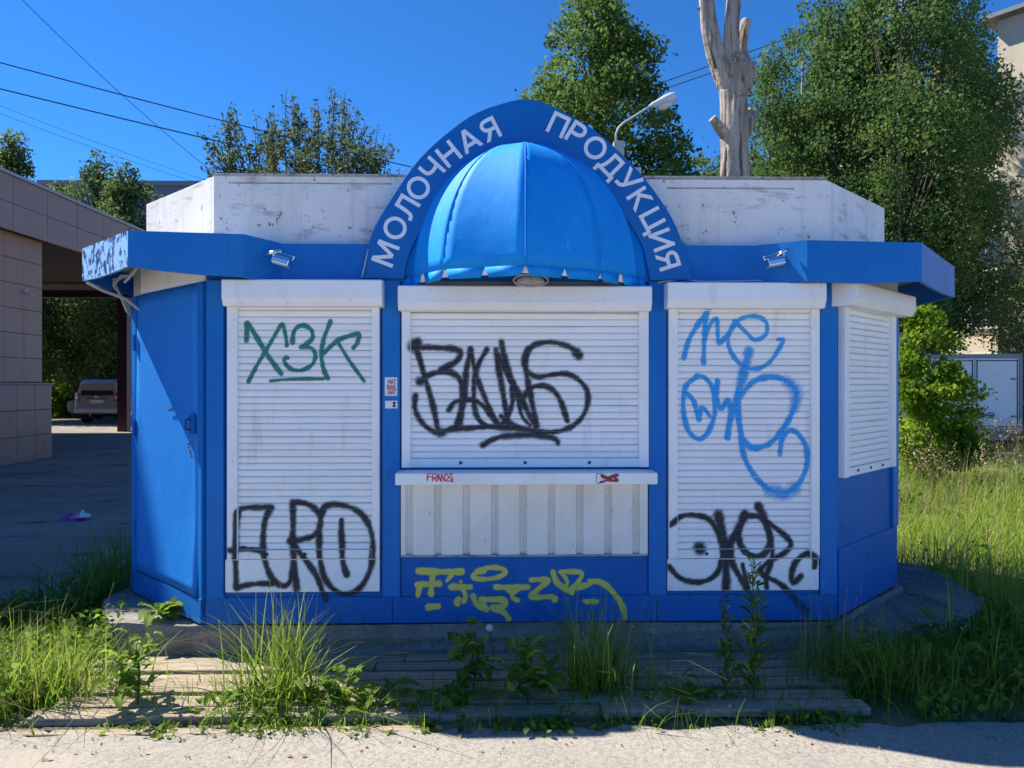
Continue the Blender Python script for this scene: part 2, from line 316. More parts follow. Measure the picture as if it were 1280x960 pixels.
# sill and the profiled sheet below
MB().box(-.567, .938, -.205, .004, 1.022, 1.090).build('sill', M['sillw'], kiosk, .006)
xs = []; x = -.556
prof = [(-.556,-.006)]
for k in range(9):
    c = -.505+k*.169
    if c > .9: break
    prof += [(c-.024,-.006),(c-.015,-.030),(c-.004,-.030),(c-.001,-.022),(c+.002,-.022),(c+.005,-.030),(c+.014,-.030),(c+.022,-.006)]
prof += [(.915,-.006)]
b = MB(); n = len(prof)
b.add([(x,y,.583) for x,y in prof]+[(x,y,1.022) for x,y in prof], [(i,i+1,i+n+1,i+n) for i in range(n-1)])
# ribs stand back between wide flat pans
cs = b.build('profiled_sheet', M['whitecor'], kiosk)
for v in cs.data.vertices: v.co.y = -.034-v.co.y
MB().box(-.556, .917, -.036, .002, .574, .584).build('sheet_trim', M['mould'], kiosk)

# door on the angled left wall
ML = Matrix.Translation((-1.71-D,D,0)) @ Matrix.Rotation(R(-45), 4, 'Z')
b = MB(); nx, nz = 14, 30; vs = []
for j in range(nz+1):
    for i in range(nx+1):
        x = .085+(1.045-.085)*i/nx; z = .335+(2.19-.335)*j/nz
        y = -.024-.010*math.sin(3.1*x+1.2*z)*math.sin(1.7*z+.6)-(.022*max(0,1-(z-.335)/.5)*(x/1.0)**3)
        vs.append((x, y, z))
b.add(vs, [(j*(nx+1)+i, j*(nx+1)+i+1, (j+1)*(nx+1)+i+1, (j+1)*(nx+1)+i) for j in range(nz) for i in range(nx)], ML)
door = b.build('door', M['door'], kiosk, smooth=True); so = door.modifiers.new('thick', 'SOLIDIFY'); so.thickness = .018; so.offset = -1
for z in (.62, 1.30, 1.88): MB().tube([(.082,-.036,z-.055),(.082,-.036,z+.055)], .011, 8, ML).build('hinge', M['blue_dirty'], door)
b = MB(); b.box(.965, 1.025, -.047, -.028, 1.30, 1.42, ML); b.build('lock_plate', M['blue_dirty'], door, .003)
MB().tube([(.99,-.05,1.39),(.99,-.075,1.385),(.99,-.075,1.33),(.99,-.05,1.325)], .006, 6, ML).build('handle', M['dark'], door)
b = MB()
for dx, dz in [(-.025,-.10),(-.01,-.14),(.0,-.155),(.012,-.17),(-.03,-.12),(-.30,.10),(-.28,.11),(-.32,.10),(-.265,.10)]:
    b.box(.965+dx, .965+dx+.016, -.0405, -.036, 1.33+dz, 1.33+dz+.012, ML)
b.build('paint_chip', M['dark'], door)
MB().box(1.05, 1.10, -.030, .004, .20, 2.2, ML).build('door_jamb', M['blue'], kiosk, .003)
MB().box(.002, .075, -.026, .004, .20, 2.2, ML).build('door_jamb', M['blue'], kiosk, .003)
MB().box(.002, 1.10, -.034, .004, .178, .325, ML).build('door_threshold', M['blue_dirty'], kiosk, .004)

# parapet above the roof
par = MB().prism([(-1.67,.075),(2.02,.075),(2.76,.82),(2.76,2.3),(2.0,3.0),(-1.65,3.0),(-2.41,2.3),(-2.41,.82)], 2.42, 2.845).build('parapet', M['parapet'], kiosk)
for x0, x1, dz in [(-1.685,.168,.0),(.170,2.032,-.004)]:
    MB().box(x0, x1, .058, .0745, 2.425, 2.853+dz).build('parapet_panel', M['parapet'], par, .003)
for (xa, ya), (xb, yb) in [((-2.425,.805),(-1.687,.060)),((2.034,.060),(2.775,.805))]:
    L = math.hypot(xb-xa, yb-ya); mx = Matrix.Translation((xa,ya,0)) @ Matrix.Rotation(math.atan2(yb-ya, xb-xa), 4, 'Z')
    MB().box(0, L, 0, .013, 2.425, 2.851, mx).build('parapet_panel', M['parapet'], par, .003)
for x0, x1 in [(-1.69,-.35),(.72,2.036)]: MB().box(x0, x1, .048, .10, 2.851, 2.866).build('parapet_cap', M['mould'], par, .003)
MB().box(-1.60, -.62, .0545, .058, 2.806, 2.812).build('panel_seam', M['mould'], par); MB().box(1.05, 1.83, .0545, .058, 2.79, 2.797).build('panel_seam', M['mould'], par)

# canopies over both angled walls, and the straight fascia between them
def board(p, q, name='fascia_board', m='blue', th=.02, parent=None):
    (x0,y0,t0,b0), (x1,y1,t1,b1) = p, q; d = Vector((x1-x0, y1-y0, 0)).normalized(); n = Vector((-d.y, d.x, 0))*th
    k = 10; vs = []; fs = []
    for i in range(k+1):
        u = i/k; x = x0+(x1-x0)*u; y = y0+(y1-y0)*u; wv = .004*math.sin(u*9+x0)
        zt = t0+(t1-t0)*u; zb = b0+(b1-b0)*u-.010*math.sin(u*math.pi)
        vs += [(x+n.x*wv*30,y+n.y*wv*30,zb),(x+n.x*wv*10,y+n.y*wv*10,zt),(x+n.x,y+n.y,zt),(x+n.x,y+n.y,zb)]
    for i in range(k): a = i*4; fs += [(a,a+4,a+5,a+1),(a+1,a+5,a+6,a+2),(a+2,a+6,a+7,a+3),(a+3,a+7,a+4,a)]
    fs += [(0,1,2,3),(k*4+3,k*4+2,k*4+1,k*4)]
    b = MB(); b.add(vs, fs); return b.build(name, M[m], parent or kiosk)
LC = [(-1.255,-.022,2.432,2.212),(-1.424,-.20,2.452,2.208),(-2.077,-.20,2.470,2.268),(-2.65,.40,2.470,2.262),(-2.65,1.7,2.46,2.25)]
RC = [(1.55,-.022,2.430,2.212),(1.807,-.20,2.432,2.192),(2.476,-.20,2.420,2.197),(3.25,.757,2.428,2.212),(3.25,1.9,2.43,2.21)]
for P, inner, ztop, zsof in [(LC, [(-2.3,1.7),(-1.30,.02)], 2.425, 2.395),(RC, [(2.6,1.9),(1.62,.02)], 2.41, 2.38)]:
    poly = [(x*.997+.0005, y+.015) for x, y, *_ in P]+inner
    slabm = MB(); slabm.prism(poly, zsof, ztop); can = slabm.build('canopy', M['soffit'], kiosk)
    seq = P if P is LC else P
    for i, (p, q) in enumerate(zip(seq, seq[1:])):
        m = 'blue'
        if P is LC and i == 2: m = 'blue_peel'
        a, bq = (q, p) if P is LC else (p, q)
        board(a, bq, 'fascia_board', m, .02, can)
MB().box(-1.262, 1.56, -.024, .004, 2.212, 2.431).build('fascia_board', M['blue'], kiosk, .003)
MB().box(-.50, .88, -.012, .07, 2.18, 2.9).build('sign_backing', M['soffit'], kiosk)

# white triangular soffit sheet and loose cables under the left canopy
MB().box(.13, 1.10, -.012, .004, 2.212, 2.394, ML).build('soffit_band', M['white'], kiosk)
MB().box(.0, .125, -.010, .004, 2.205, 2.394, ML).build('soffit_band', M['soffit'], kiosk)
MB().box(.02, 1.10, -.012, .004, 2.21, 2.379, MR).build('soffit_band', M['white'], kiosk)
for k in range(3):
    pts = [(-2.22-.03*k,.3+.05*k,2.39),(-2.32-.02*k,.36,2.29-.02*k),(-2.44+.03*k,.48,2.31),(-2.55,.60,2.26+.02*k),(-2.52,.72,2.16-.03*k),(-2.50,.79,2.06)]
    MB().tube(pts, .009, 6).build('loose_cable', M['cable'], kiosk, smooth=True)
MB().tube([(-2.60,.36,2.25),(-2.55,.45,2.21),(-2.47,.60,2.17),(-2.40,.70,2.09),(-2.43,.72,2.0)], .012, 6).build('loose_cable', M['cable'], kiosk, smooth=True)
MB().tube([tuple(at(x, y, -.05)) for x, y in [(822,353),(850,349),(880,352),(930,351),(985,350),(994,342),(993,332),(986,326)]], .005, 6).build('lamp_cable', M['cable'], kiosk, smooth=True)
MB().tube([tuple(at(x, y, -.085)) for x, y in [(452,347),(455,335),(458,322),(460,312)]], .004, 6).build('lamp_cable', M['cable'], kiosk, smooth=True)

# arch sign with its letters
oL = [(451,348),(456,324),(467,286),(489,248),(521,202),(554,170),(592,142.5),(630,128.5),(656,123.5)]
oR = [(681,128.5),(721,148.5),(754,171),(792,207.5),(819,240),(843,278),(857,316),(866,350)]
iL = [(505,348),(510,321),(521,297),(537.5,270),(559,240),(581,218),(608,200),(632,186),(656,177)]
iR = [(681,184),(708,200),(731,219),(756.5,243),(781,270),(802.5,305),(809,330),(813,350)]
def smooth_line(P, n):
    P = [Vector(p) for p in P]; d = [0]
    for a, b_ in zip(P, P[1:]): d.append(d[-1]+(b_-a).length)
    res = []
    for k in range(n):
        t = d[-1]*k/(n-1); i = 0
        while i < len(P)-2 and d[i+1] < t: i += 1
        u = (t-d[i])/max(1e-6, d[i+1]-d[i]); p0 = P[max(0,i-1)]; p1 = P[i]; p2 = P[i+1]; p3 = P[min(len(P)-1,i+2)]
        res.append(.5*((2*p1)+(p2-p0)*u+(2*p0-5*p1+4*p2-p3)*u*u+(3*p1-p0-3*p2+p3)*u**3))
    return res
AY = -.066
N = 48
O_ = [at(p.x, p.y, AY) for p in smooth_line(oL+oR, N)]; I_ = [at(p.x, p.y, AY) for p in smooth_line(iL+iR, N)]
vs = []; fs = []
for o, i in zip(O_, I_): vs += [(o.x,AY,o.z),(i.x,AY,i.z),(o.x,.045,o.z),(i.x,.045,i.z)]
for k in range(N-1):
    a = k*4; fs += [(a,a+1,a+5,a+4),(a+2,a+6,a+7,a+3),(a,a+4,a+6,a+2),(a+1,a+3,a+7,a+5)]
fs += [(0,2,3,1),(N*4-4,N*4-3,N*4-1,N*4-2)]
b = MB(); b.add(vs, fs); arch = b.build('arch_sign', M['blue_sign'], kiosk, .004)
def glyph(ch, size, extr, bold):
    cu = bpy.data.curves.new('t', 'FONT'); cu.body = ch; cu.size = size; cu.extrude = extr; cu.resolution_u = 5
    o = bpy.data.objects.new('t', cu); C.objects.link(o); bpy.context.view_layer.update()
    me = bpy.data.meshes.new_from_object(o.evaluated_get(bpy.context.evaluated_depsgraph_get()))
    bpy.data.objects.remove(o); bpy.data.curves.remove(cu)
    if bold:                                           # bolder weight: the glyph repeated a few millimetres to each side
        bm = bmesh.new()
        for k, (dx, dy) in enumerate([(0,0),(bold,0),(-bold,0),(0,bold),(0,-bold),(bold*.7,bold*.7),(-bold*.7,bold*.7),(bold*.7,-bold*.7),(-bold*.7,-bold*.7)]):
            m2 = me.copy(); m2.transform(Matrix.Translation((dx,dy,k*extr*.06))); bm.from_mesh(m2); bpy.data.meshes.remove(m2)
        bm.to_mesh(me); bm.free()
    return me
W_ = .165
LET = {  # centre lines of the strokes in a cell of cap height 1, width first
 'М': (1.0, [[(.085,0),(.085,1)],[(.915,0),(.915,1)],[(.085,1.06),(.5,.16)],[(.915,1.06),(.5,.16)]]),
 'О': (1.0, ['ring']), 'П': (.83, [[(.085,0),(.085,1)],[(.745,0),(.745,1)],[(.0,.917),(.83,.917)]]),
 'Л': (.90, [[(.80,0),(.80,1)],[(.25,.917),(.885,.917)],[(.335,1),(.32,.6),(.27,.25),(.17,.10),(.0,.085)]]),
 'Ч': (.80, [[(.715,0),(.715,1)],[(.085,1),(.085,.68),(.14,.52),(.30,.44),(.50,.44),(.72,.50)]]),
 'Н': (.83, [[(.085,0),(.085,1)],[(.745,0),(.745,1)],[(.06,.52),(.77,.52)]]),
 'А': (.92, [[(.06,-.06),(.46,1.02)],[(.86,-.06),(.46,1.02)],[(.18,.28),(.74,.28)]]),
 'Я': (.80, [[(.715,0),(.715,1)],[(.74,.917),(.36,.917),(.19,.86),(.12,.71),(.19,.55),(.36,.48),(.74,.48)],[(.44,.50),(.08,-.05)]]),
 'Р': (.78, [[(.085,0),(.085,1)],[(.06,.917),(.42,.917),(.60,.86),(.67,.69),(.60,.52),(.42,.45),(.06,.45)]]),
 'Д': (.98, [[(.0,.08),(.98,.08)],[(.075,-.20),(.075,.10)],[(.905,-.20),(.905,.10)],[(.80,.05),(.80,1)],[(.26,.917),(.88,.917)],[(.335,1),(.32,.6),(.26,.28),(.17,.06)]]),
 'У': (.86, [[(.04,1.06),(.45,.30)],[(.82,1.06),(.52,.38),(.40,.17),(.26,.085),(.06,.085)]]),
 'К': (.82, [[(.085,0),(.085,1)],[(.70,1.05),(.16,.50)],[(.24,.56),(.77,-.06)]]),
 'Ц': (.92, [[(.085,0),(.085,1)],[(.70,0),(.70,1)],[(.0,.083),(.92,.083)],[(.86,-.22),(.86,.10)]]),
 'И': (.85, [[(.085,0),(.085,1)],[(.765,0),(.765,1)],[(.10,.10),(.75,.90)]])}
def clip_y(poly, lim, keep_above):
    res = []
    for a, c in zip(poly, poly[1:]+poly[:1]):
        ia, ic = (a[1] >= lim, c[1] >= lim) if keep_above else (a[1] <= lim, c[1] <= lim)
        if ia: res.append(a)
        if ia != ic: t = (lim-a[1])/(c[1]-a[1]); res.append((a[0]+(c[0]-a[0])*t, lim))
    return res
def letter_mesh(ch, cap, depth):
    wd, strokes = LET[ch]; b = MB(); lev = 0
    def slab_(poly, k):
        n = len(poly); z1 = depth+k*.0004
        b.add([((x-wd/2)*cap,(y-.5)*cap,-.001) for x, y in poly]+[((x-wd/2)*cap,(y-.5)*cap,z1) for x, y in poly], [tuple(range(n))[::-1], tuple(range(n,2*n))]+[(i,(i+1)%n,(i+1)%n+n,i+n) for i in range(n)])
    for k, st_ in enumerate(strokes):
        if st_ == 'ring':
            n = 36; o_ = []
            for f in (1., 0.): o_ += [((wd/2+(wd/2-W_*(1-f))*math.cos(t)-wd/2)*cap, (.5+(.52-W_*(1-f))*math.sin(t)-.5)*cap) for t in [2*math.pi*i/n for i in range(n)]]
            vs = [(x,y,depth) for x, y in o_]+[(x,y,-.001) for x, y in o_]
            fs = [(i,(i+1)%n,n+(i+1)%n,n+i) for i in range(n)]+[(i,2*n+i,2*n+(i+1)%n,(i+1)%n) for i in range(n)]+[(n+i,n+(i+1)%n,3*n+(i+1)%n,3*n+i) for i in range(n)]
            b.add(vs, fs); continue
        P = [Vector(p) for p in (smooth_line(st_, 16) if len(st_) > 2 else st_)]; L_, R2 = [], []
        for i, p in enumerate(P):
            d = (P[min(i+1,len(P)-1)]-P[max(0,i-1)]).normalized(); n_ = Vector((-d.y, d.x))*W_/2; L_.append((p.x+n_.x,p.y+n_.y)); R2.append((p.x-n_.x,p.y-n_.y))
        if len(P) == 2:
            poly = L_+R2[::-1]
            if min(q[1] for q in st_) > -.1: poly = clip_y(clip_y(poly, 0., True), 1., False)
            slab_(poly, k)
        else:
            n = len(P); vs = [((x-wd/2)*cap,(y-.5)*cap,zz) for zz in (depth+k*.0004, -.001) for x, y in L_+R2]
            fs = [(i,i+1,n+i+1,n+i) for i in range(n-1)]+[(i,2*n+i,2*n+i+1,i+1) for i in range(n-1)]+[(n+i,n+i+1,3*n+i+1,3*n+i) for i in range(n-1)]+[(0,n,3*n,2*n),(n-1,2*n+n-1,4*n-1,2*n-1)]
            b.add(vs, fs)
    return b
def letters(text, pos, parent, Y, cap):
    P = [at(x, y, Y) for x, y in pos]
    for k, ch in enumerate(text):
        a = P[max(0,k-1)]; c = P[min(len(P)-1,k+1)]; ang = math.atan2(c.z-a.z, c.x-a.x)
        b = letter_mesh(ch, cap, .004); T = Matrix.Translation((P[k].x, Y, P[k].z)) @ Matrix.Rotation(-ang, 4, 'Y') @ Matrix.Rotation(R(90), 4, 'X')
        b.v = [tuple(T @ Vector(v)) for v in b.v]; b.build('letter', M['letter'], parent)
letters('МОЛОЧНАЯ', [(482,317),(494,285),(508,259),(523,235),(540,212),(561,192.5),(586,175),(612,162)], arch, AY-.0005, .132)
letters('ПРОДУКЦИЯ', [(698,156),(721,167),(744,185),(764,206),(785,226),(800,249),(816,275),(827,300),(835,325)], arch, AY-.0005, .132)

# half dome awning: flat gores between bent seams, notched valance below
SE = [(-.548,-.02),(-.492,-.045),(-.288,-.335),(.165,-.52),(.60,-.31),(.862,-.045),(.905,-.02)]
APX, AZ0, AZ1 = (.18,-.05), 2.236, 3.018
def seam(k, u):                                        # u 0 at the base, 1 at the tip
    ph = u*math.pi/2; r = math.cos(ph)**.92; x, y = SE[k]
    return (APX[0]+(x-APX[0])*r, APX[1]+(y-APX[1])*r, AZ0+(AZ1-AZ0)*math.sin(ph))
ab = MB()
for k in range(1, 6): ab.tube([Vector(seam(k, u/10))+Vector((0,.02,-.01)) for u in range(10)], .008, 5)
awn = ab.build('awning', M['grey'], kiosk)
for k in range(6):
    nu, nw = 18, 8; vs = []
    for j in range(nu+1):
        a = Vector(seam(k, j/nu)); c = Vector(seam(k+1, j/nu))
        for i in range(nw+1):
            t = i/nw; p = a.lerp(c, t); bul = -.010*math.sin(t*math.pi)*math.cos(j/nu*math.pi/2); dr = Vector((p.x-APX[0], p.y-.3, 0)).normalized()
            vs.append(tuple(p+dr*bul))
    b = MB(); b.add(vs, [(j*(nw+1)+i, j*(nw+1)+i+1, (j+1)*(nw+1)+i+1, (j+1)*(nw+1)+i) for j in range(nu) for i in range(nw)])
    # valance pieces hanging under this gore
    base = [Vector(v) for v in vs[:nw+1]]
    segs = {0:[(0,1)], 1:[(0,.22),(.42,.92)], 2:[(.08,.46),(.56,.94)], 3:[(.06,.46),(.56,.95)], 4:[(.05,.45),(.62,1)], 5:[(0,1)]}[k]
    def P(t): i = min(nw-1, int(t*nw)); return base[i].lerp(base[i+1], t*nw-i)
    for t0, t1 in segs:
        m = .05; a0 = P(max(0,t0-m)); a1 = P(min(1,t1+m)); d0 = P(t0); d1 = P(t1); dz = Vector((0,0,-.056-random.uniform(0,.006)))
        b.add([tuple(a0), tuple(a1), tuple(d1+dz), tuple(d0+dz)], [(0,3,2,1)])
    g = b.build('awning_panel', M['awning'], awn, smooth=True); so = g.modifiers.new('thick', 'SOLIDIFY'); so.thickness = .004
for k in range(1, 6):
    MB().tube([Vector(seam(k, u/16)) for u in range(17)], .003, 5).build('awning_seam', M['awning'], awn, smooth=True)
lin = [Vector(seam(k, 0)) for k in range(7)]; vs = []
for p in lin: q = p+(Vector((APX[0], .25, p.z))-p).normalized()*.014; vs += [(q.x,q.y,2.192),(q.x,q.y,2.262)]
b = MB(); b.add(vs, [(2*i,2*i+2,2*i+3,2*i+1) for i in range(6)]); b.build('valance_lining', M['white'], awn)
# caged round lamp under the awning
b = MB(); c0 = Vector((.21,-.16,2.20))
b.tube([c0+Vector((.10*math.cos(t), 0, .035*math.sin(t))) for t in [i*2*math.pi/24 for i in range(25)]], .006, 6)
b.tube([c0+Vector((0,0,-.035)), c0+Vector((0,0,.035))], .005, 6); b.tube([c0+Vector((-.1,0,0)), c0+Vector((-.1,.13,.02))], .006, 6); b.tube([c0+Vector((.1,0,0)), c0+Vector((.1,.13,.02))], .006, 6)
lg = b.build('cage_lamp', M['grey'], kiosk, smooth=True)
MB().lathe([(.02,-.03),(.075,-.02),(.085,.0),(.075,.02),(.02,.03)], 20, Matrix.Translation(c0+Vector((0,.05,0))) @ Matrix.Scale(.45, 4, (0,0,1)) @ Matrix.Rotation(R(90), 4, 'X')).build('lamp_glass', M['lampglass'], lg, smooth=True)

# stickers on the pilaster
st = MB().box(*sorted([at(481,0,-.034).x, at(496.5,0,-.034).x]), -.0345, -.031, at(0,495,-.034).z, at(0,471.5,-.034).z).build('sticker', M['paper'], kiosk); st['label'] = 'white sticker with red lettering'
def flat_text(txt, px, py, Y, size, parent, m, bold=.0012, sx=1.):
    me = glyph(txt, size, .0005, bold*.6); co = np.array([v.co[:] for v in me.vertices]); mid = (co.min(0)+co.max(0))/2; p = at(px, py, Y)
    me.name = 'lettering'; me.transform(Matrix.Translation((p.x,Y,p.z)) @ Matrix.Rotation(R(90), 4, 'X') @ Matrix.Scale(sx, 4, (1,0,0)) @ Matrix.Translation((-mid[0],-mid[1],0))); mobj('lettering', me, M[m], parent)
flat_text('HAT', 490, 477, -.0353, .040, st, 'stickred', .0016, .62); flat_text('RIAR', 489.3, 483.8, -.0353, .040, st, 'stickred', .0016, .62); flat_text('.HAT', 489.6, 490.3, -.0353, .040, st, 'stickred', .0016, .62)
st2 = MB().box(*sorted([at(481.3,0,-.034).x, at(496.8,0,-.034).x]), -.0345, -.031, at(0,510.8,-.034).z, at(0,501.2,-.034).z).build('sticker', M['paper'], kiosk); st2['label'] = 'small white sticker with a dark emblem'
b = MB(); c = at(492.7, 506, -.0355)
b.add([(c.x+x, -.0352, c.z+z) for x, z in [(-.014,.010),(-.006,.018),(.006,.018),(.014,.010),(.007,.011),(.005,-.001),(.011,-.010),(.008,-.017),(.003,-.012),(-.003,-.012),(-.008,-.017),(-.011,-.010),(-.005,-.001),(-.007,.011)]], [tuple(range(14))]); b.build('emblem', M['stickblk'], st2)

# ---------------------------------------------------------------- spray paint: thin skins of paint that follow the surface
def surf(x, z):                                        # (depth of the surface met at x, z on the front)
    for s0, s1, z0, z1 in [(-1.516,-.726,.566,2.045),(1.094,1.898,.556,2.04),(-.498,.862,1.104,2.02)]:
        if s0 <= x <= s1 and z0 <= z <= z1:
            if z < z0+.053: return -.030
            h = (z-z0-.054) % PITCH
            return SY+prof_y(h)-.0014
    for x0, x1, z0, z1, y in [(-1.576,-.681,.566,2.06,-.042),(1.039,1.949,.556,2.06,-.042),(-.55,.919,1.104,2.04,-.042),(-1.592,-.682,.368,.5625,-.026),(1.034,1.95,.361,.5525,-.026),
                              (-.567,.938,1.022,1.09,-.205),(-1.70,-1.60,.335,2.2,-.032),(-.665,-.561,.335,2.2,-.032),(.921,1.027,.335,2.2,-.032),(1.956,2.058,.335,2.2,-.032),(-.559,.919,.335,.574,-.016)]:
        if x0 <= x <= x1 and z0 <= z <= z1: return y
    return -.012 if z < .334 else 0.
def spray(label, color, ox, oy, sc, strokes, Yp, step=.004, fuzz=.6, name='graffiti', drip=0):
    segs = []
    for stq in strokes:
        wpx, pts = stq[0], stq[1]; k = stq[2] if len(stq) > 2 else 1.
        P = [at(ox+x/sc, oy+y/sc, Yp) for x, y in pts]; P = [(p.x, p.z) for p in P]; r = 1.16*wpx/sc/2*(Yp-CAMY)/F
        L = smooth_line(P, max(4, len(P)*6)) if len(P) > 1 else [Vector(P[0]), Vector(P[0])+Vector((.001,0))]
        for i_, (a, c) in enumerate(zip(L, L[1:])): segs.append((a.x,a.y,c.x,c.y,r*(1+.13*math.sin(i_*.45+len(segs)*.013)+.07*math.sin(i_*1.3)),k))
    S = np.array(segs); pad = S[:,4].max()*2.6
    x0, x1 = S[:,[0,2]].min()-pad, S[:,[0,2]].max()+pad; z0, z1 = S[:,[1,3]].min()-pad, S[:,[1,3]].max()+pad
    gx = np.arange(x0, x1, step); gz = np.arange(z0, z1, step); X, Z = np.meshgrid(gx, gz); A = np.zeros_like(X)
    wob = .12*np.sin(X*61+Z*37)+.10*np.sin(X*143-Z*119)
    for ax, az, bx, bz, r, k in segs:
        m = (X > min(ax,bx)-r*2.6) & (X < max(ax,bx)+r*2.6) & (Z > min(az,bz)-r*2.6) & (Z < max(az,bz)+r*2.6)
        if not m.any(): continue
        xx, zz = X[m], Z[m]; dx, dz = bx-ax, bz-az; t = np.clip(((xx-ax)*dx+(zz-az)*dz)/max(1e-9, dx*dx+dz*dz), 0, 1)
        d = np.hypot(xx-ax-t*dx, zz-az-t*dz)/r; e = np.clip((1+fuzz*(1+wob[m])-d)/(2*fuzz), 0, 1); e = e*e*(3-2*e)*k
        A[m] = np.maximum(A[m], e)
    A += (rng.random(A.shape)-.5)*.22*(A > .02)*(A < .85); dn_ = .94+.05*np.sin(X*17+1.3)*np.sin(Z*23+.4)+.04*np.sin(X*41-Z*29); A *= np.clip(dn_, .8, 1)
    A = np.clip(A, 0, .94)
    for s0, s1, z0_ in [(-1.516,-.726,.62),(1.094,1.898,.61),(-.498,.862,1.158)]:   # less paint reaches the grooves between slats
        hh_ = (gz-z0_) % PITCH; gro = np.where((hh_ < .003) | (hh_ > .0355), .75, 1.)[:,None]; inx = (X > s0) & (X < s1) & (Z > z0_); A = np.where(inx, A*gro, A)
    use = A > .015; Yv = np.array([[surf(x, z) for x in gx] if use[j].any() or (j and use[j-1].any()) else [0.]*len(gx) for j, z in enumerate(gz)])-.0018
    nx = len(gx); V = np.stack([X, Yv, Z], -1).reshape(-1, 3)
    q = use[:-1,:-1] | use[1:,:-1] | use[:-1,1:] | use[1:,1:]
    spread = np.max([Yv[:-1,:-1],Yv[1:,:-1],Yv[:-1,1:],Yv[1:,1:]], 0)-np.min([Yv[:-1,:-1],Yv[1:,:-1],Yv[:-1,1:],Yv[1:,1:]], 0)
    q &= spread < .011
    J, I = np.nonzero(q); idx = J*nx+I; Fq = np.stack([idx, idx+1, idx+nx+1, idx+nx], -1)
    used = np.unique(Fq); remap = np.zeros(len(V), int); remap[used] = np.arange(len(used))
    o = npmesh(name, V[used], remap[Fq], color, kiosk, {'cover': A.reshape(-1)[used]}, smooth=True); o['label'] = label
    return o
BLK = spraymat('spray_black', (.016,.018,.026,1)); GRN = spraymat('spray_green', srgb(20,128,116)); LBL = spraymat('spray_light_blue', srgb(26,162,236)); YEL = spraymat('spray_yellow', srgb(214,208,96)); RED = spraymat('marker_red', srgb(206,70,84)); DRED = spraymat('marker_dark_red', srgb(150,40,56))
spray('green sprayed letters with an underline', GRN, 260, 370, 5.333, [
 (26,[(255,300),(258,230),(262,180),(320,270),(400,400),(487,518)]), (22,[(268,572),(310,490),(380,370),(440,270),(492,190),(515,260),(525,330)]),
 (24,[(562,310),(575,230),(630,195),(690,230),(690,290),(620,340)]), (22,[(620,340),(690,350),(715,400),(690,460),(620,495),(550,485),(508,440),(515,410),(530,412)]),
 (24,[(815,170),(770,290),(755,390),(770,490),(798,550)]), (26,[(770,380),(860,300),(930,270),(1000,255),(995,310),(970,345)]), (20,[(860,300),(940,430),(1040,568)]), (18,[(415,567),(560,555),(770,553)])], -.024, fuzz=.3)
spray('black sprayed scrawl across the middle shutter', BLK, 500, 400, 4.923, [
 (50,[(80,165),(110,135)]), (30,[(85,165),(250,172),(340,180),(375,205),(340,260),(250,305)]), (28,[(100,180),(140,310),(190,480),(235,680)]),
 (38,[(120,380),(150,365)]), (30,[(120,380),(200,330),(300,320),(365,360),(385,440),(375,550),(350,640)]), (26,[(97,465),(90,540),(125,620),(190,680),(250,690),(320,665),(370,640)]),
 (26,[(300,555),(340,505),(430,490),(500,520),(560,590),(610,660)]), (30,[(435,180),(405,330),(400,450),(380,560),(360,650)]), (26,[(435,200),(470,340),(520,470),(570,590),(620,670)]),
 (26,[(535,180),(480,280),(455,400),(460,540),(490,620),(560,655),(640,630),(690,520),(690,420)]), (30,[(590,180),(610,320),(640,480),(665,660)]), (32,[(625,135),(640,230),(690,370),(750,490),(800,590),(840,650)]),
 (20,[(600,200),(660,340),(720,470),(750,590),(800,650)]), (26,[(620,590),(680,640),(770,670),(850,690)]), (30,[(790,170),(765,250),(780,330),(800,450),(820,550),(840,650)]),
 (26,[(1095,205),(1050,170),(960,140),(880,140),(810,165),(780,230),(780,310),(840,350),(920,340),(1010,330),(1090,360),(1150,430),(1155,510),(1120,600),(1040,665),(940,690),(840,685),(700,670),(540,660),(380,670),(240,690)]),
 (28,[(760,480),(800,420),(880,405),(940,430),(990,500),(1030,620)]), (28,[(510,770),(600,725),(740,710),(880,715),(960,735),(970,760)]), (44,[(1085,200),(1100,215)]), (44,[(240,690),(260,692)])], -.024)
spray('black sprayed capital letters low on the left shutter', BLK, 260, 600, 5.333, [
 (30,[(425,185),(300,185),(215,195),(195,240),(190,330),(185,460),(185,600),(190,720)]), (28,[(150,465),(250,460),(370,475)]), (30,[(190,720),(290,695),(430,690)]),
 (32,[(410,190),(375,290),(365,420),(385,560),(430,660),(490,705),(545,680),(570,560),(570,400)]), (34,[(565,150),(565,300),(565,420),(580,600),(590,740)]),
 (32,[(570,150),(660,160),(735,220),(750,290),(720,360),(640,395),(545,410)]), (32,[(560,420),(650,530),(730,650),(780,800)]),
 (32,[(770,190),(740,330),(745,500),(775,650),(850,740),(940,760),(1020,710),(1080,600),(1100,450),(1080,320),(1010,220),(900,170),(800,170),(750,210)]), (32,[(888,270),(890,400),(900,540),(925,630)])], -.026)
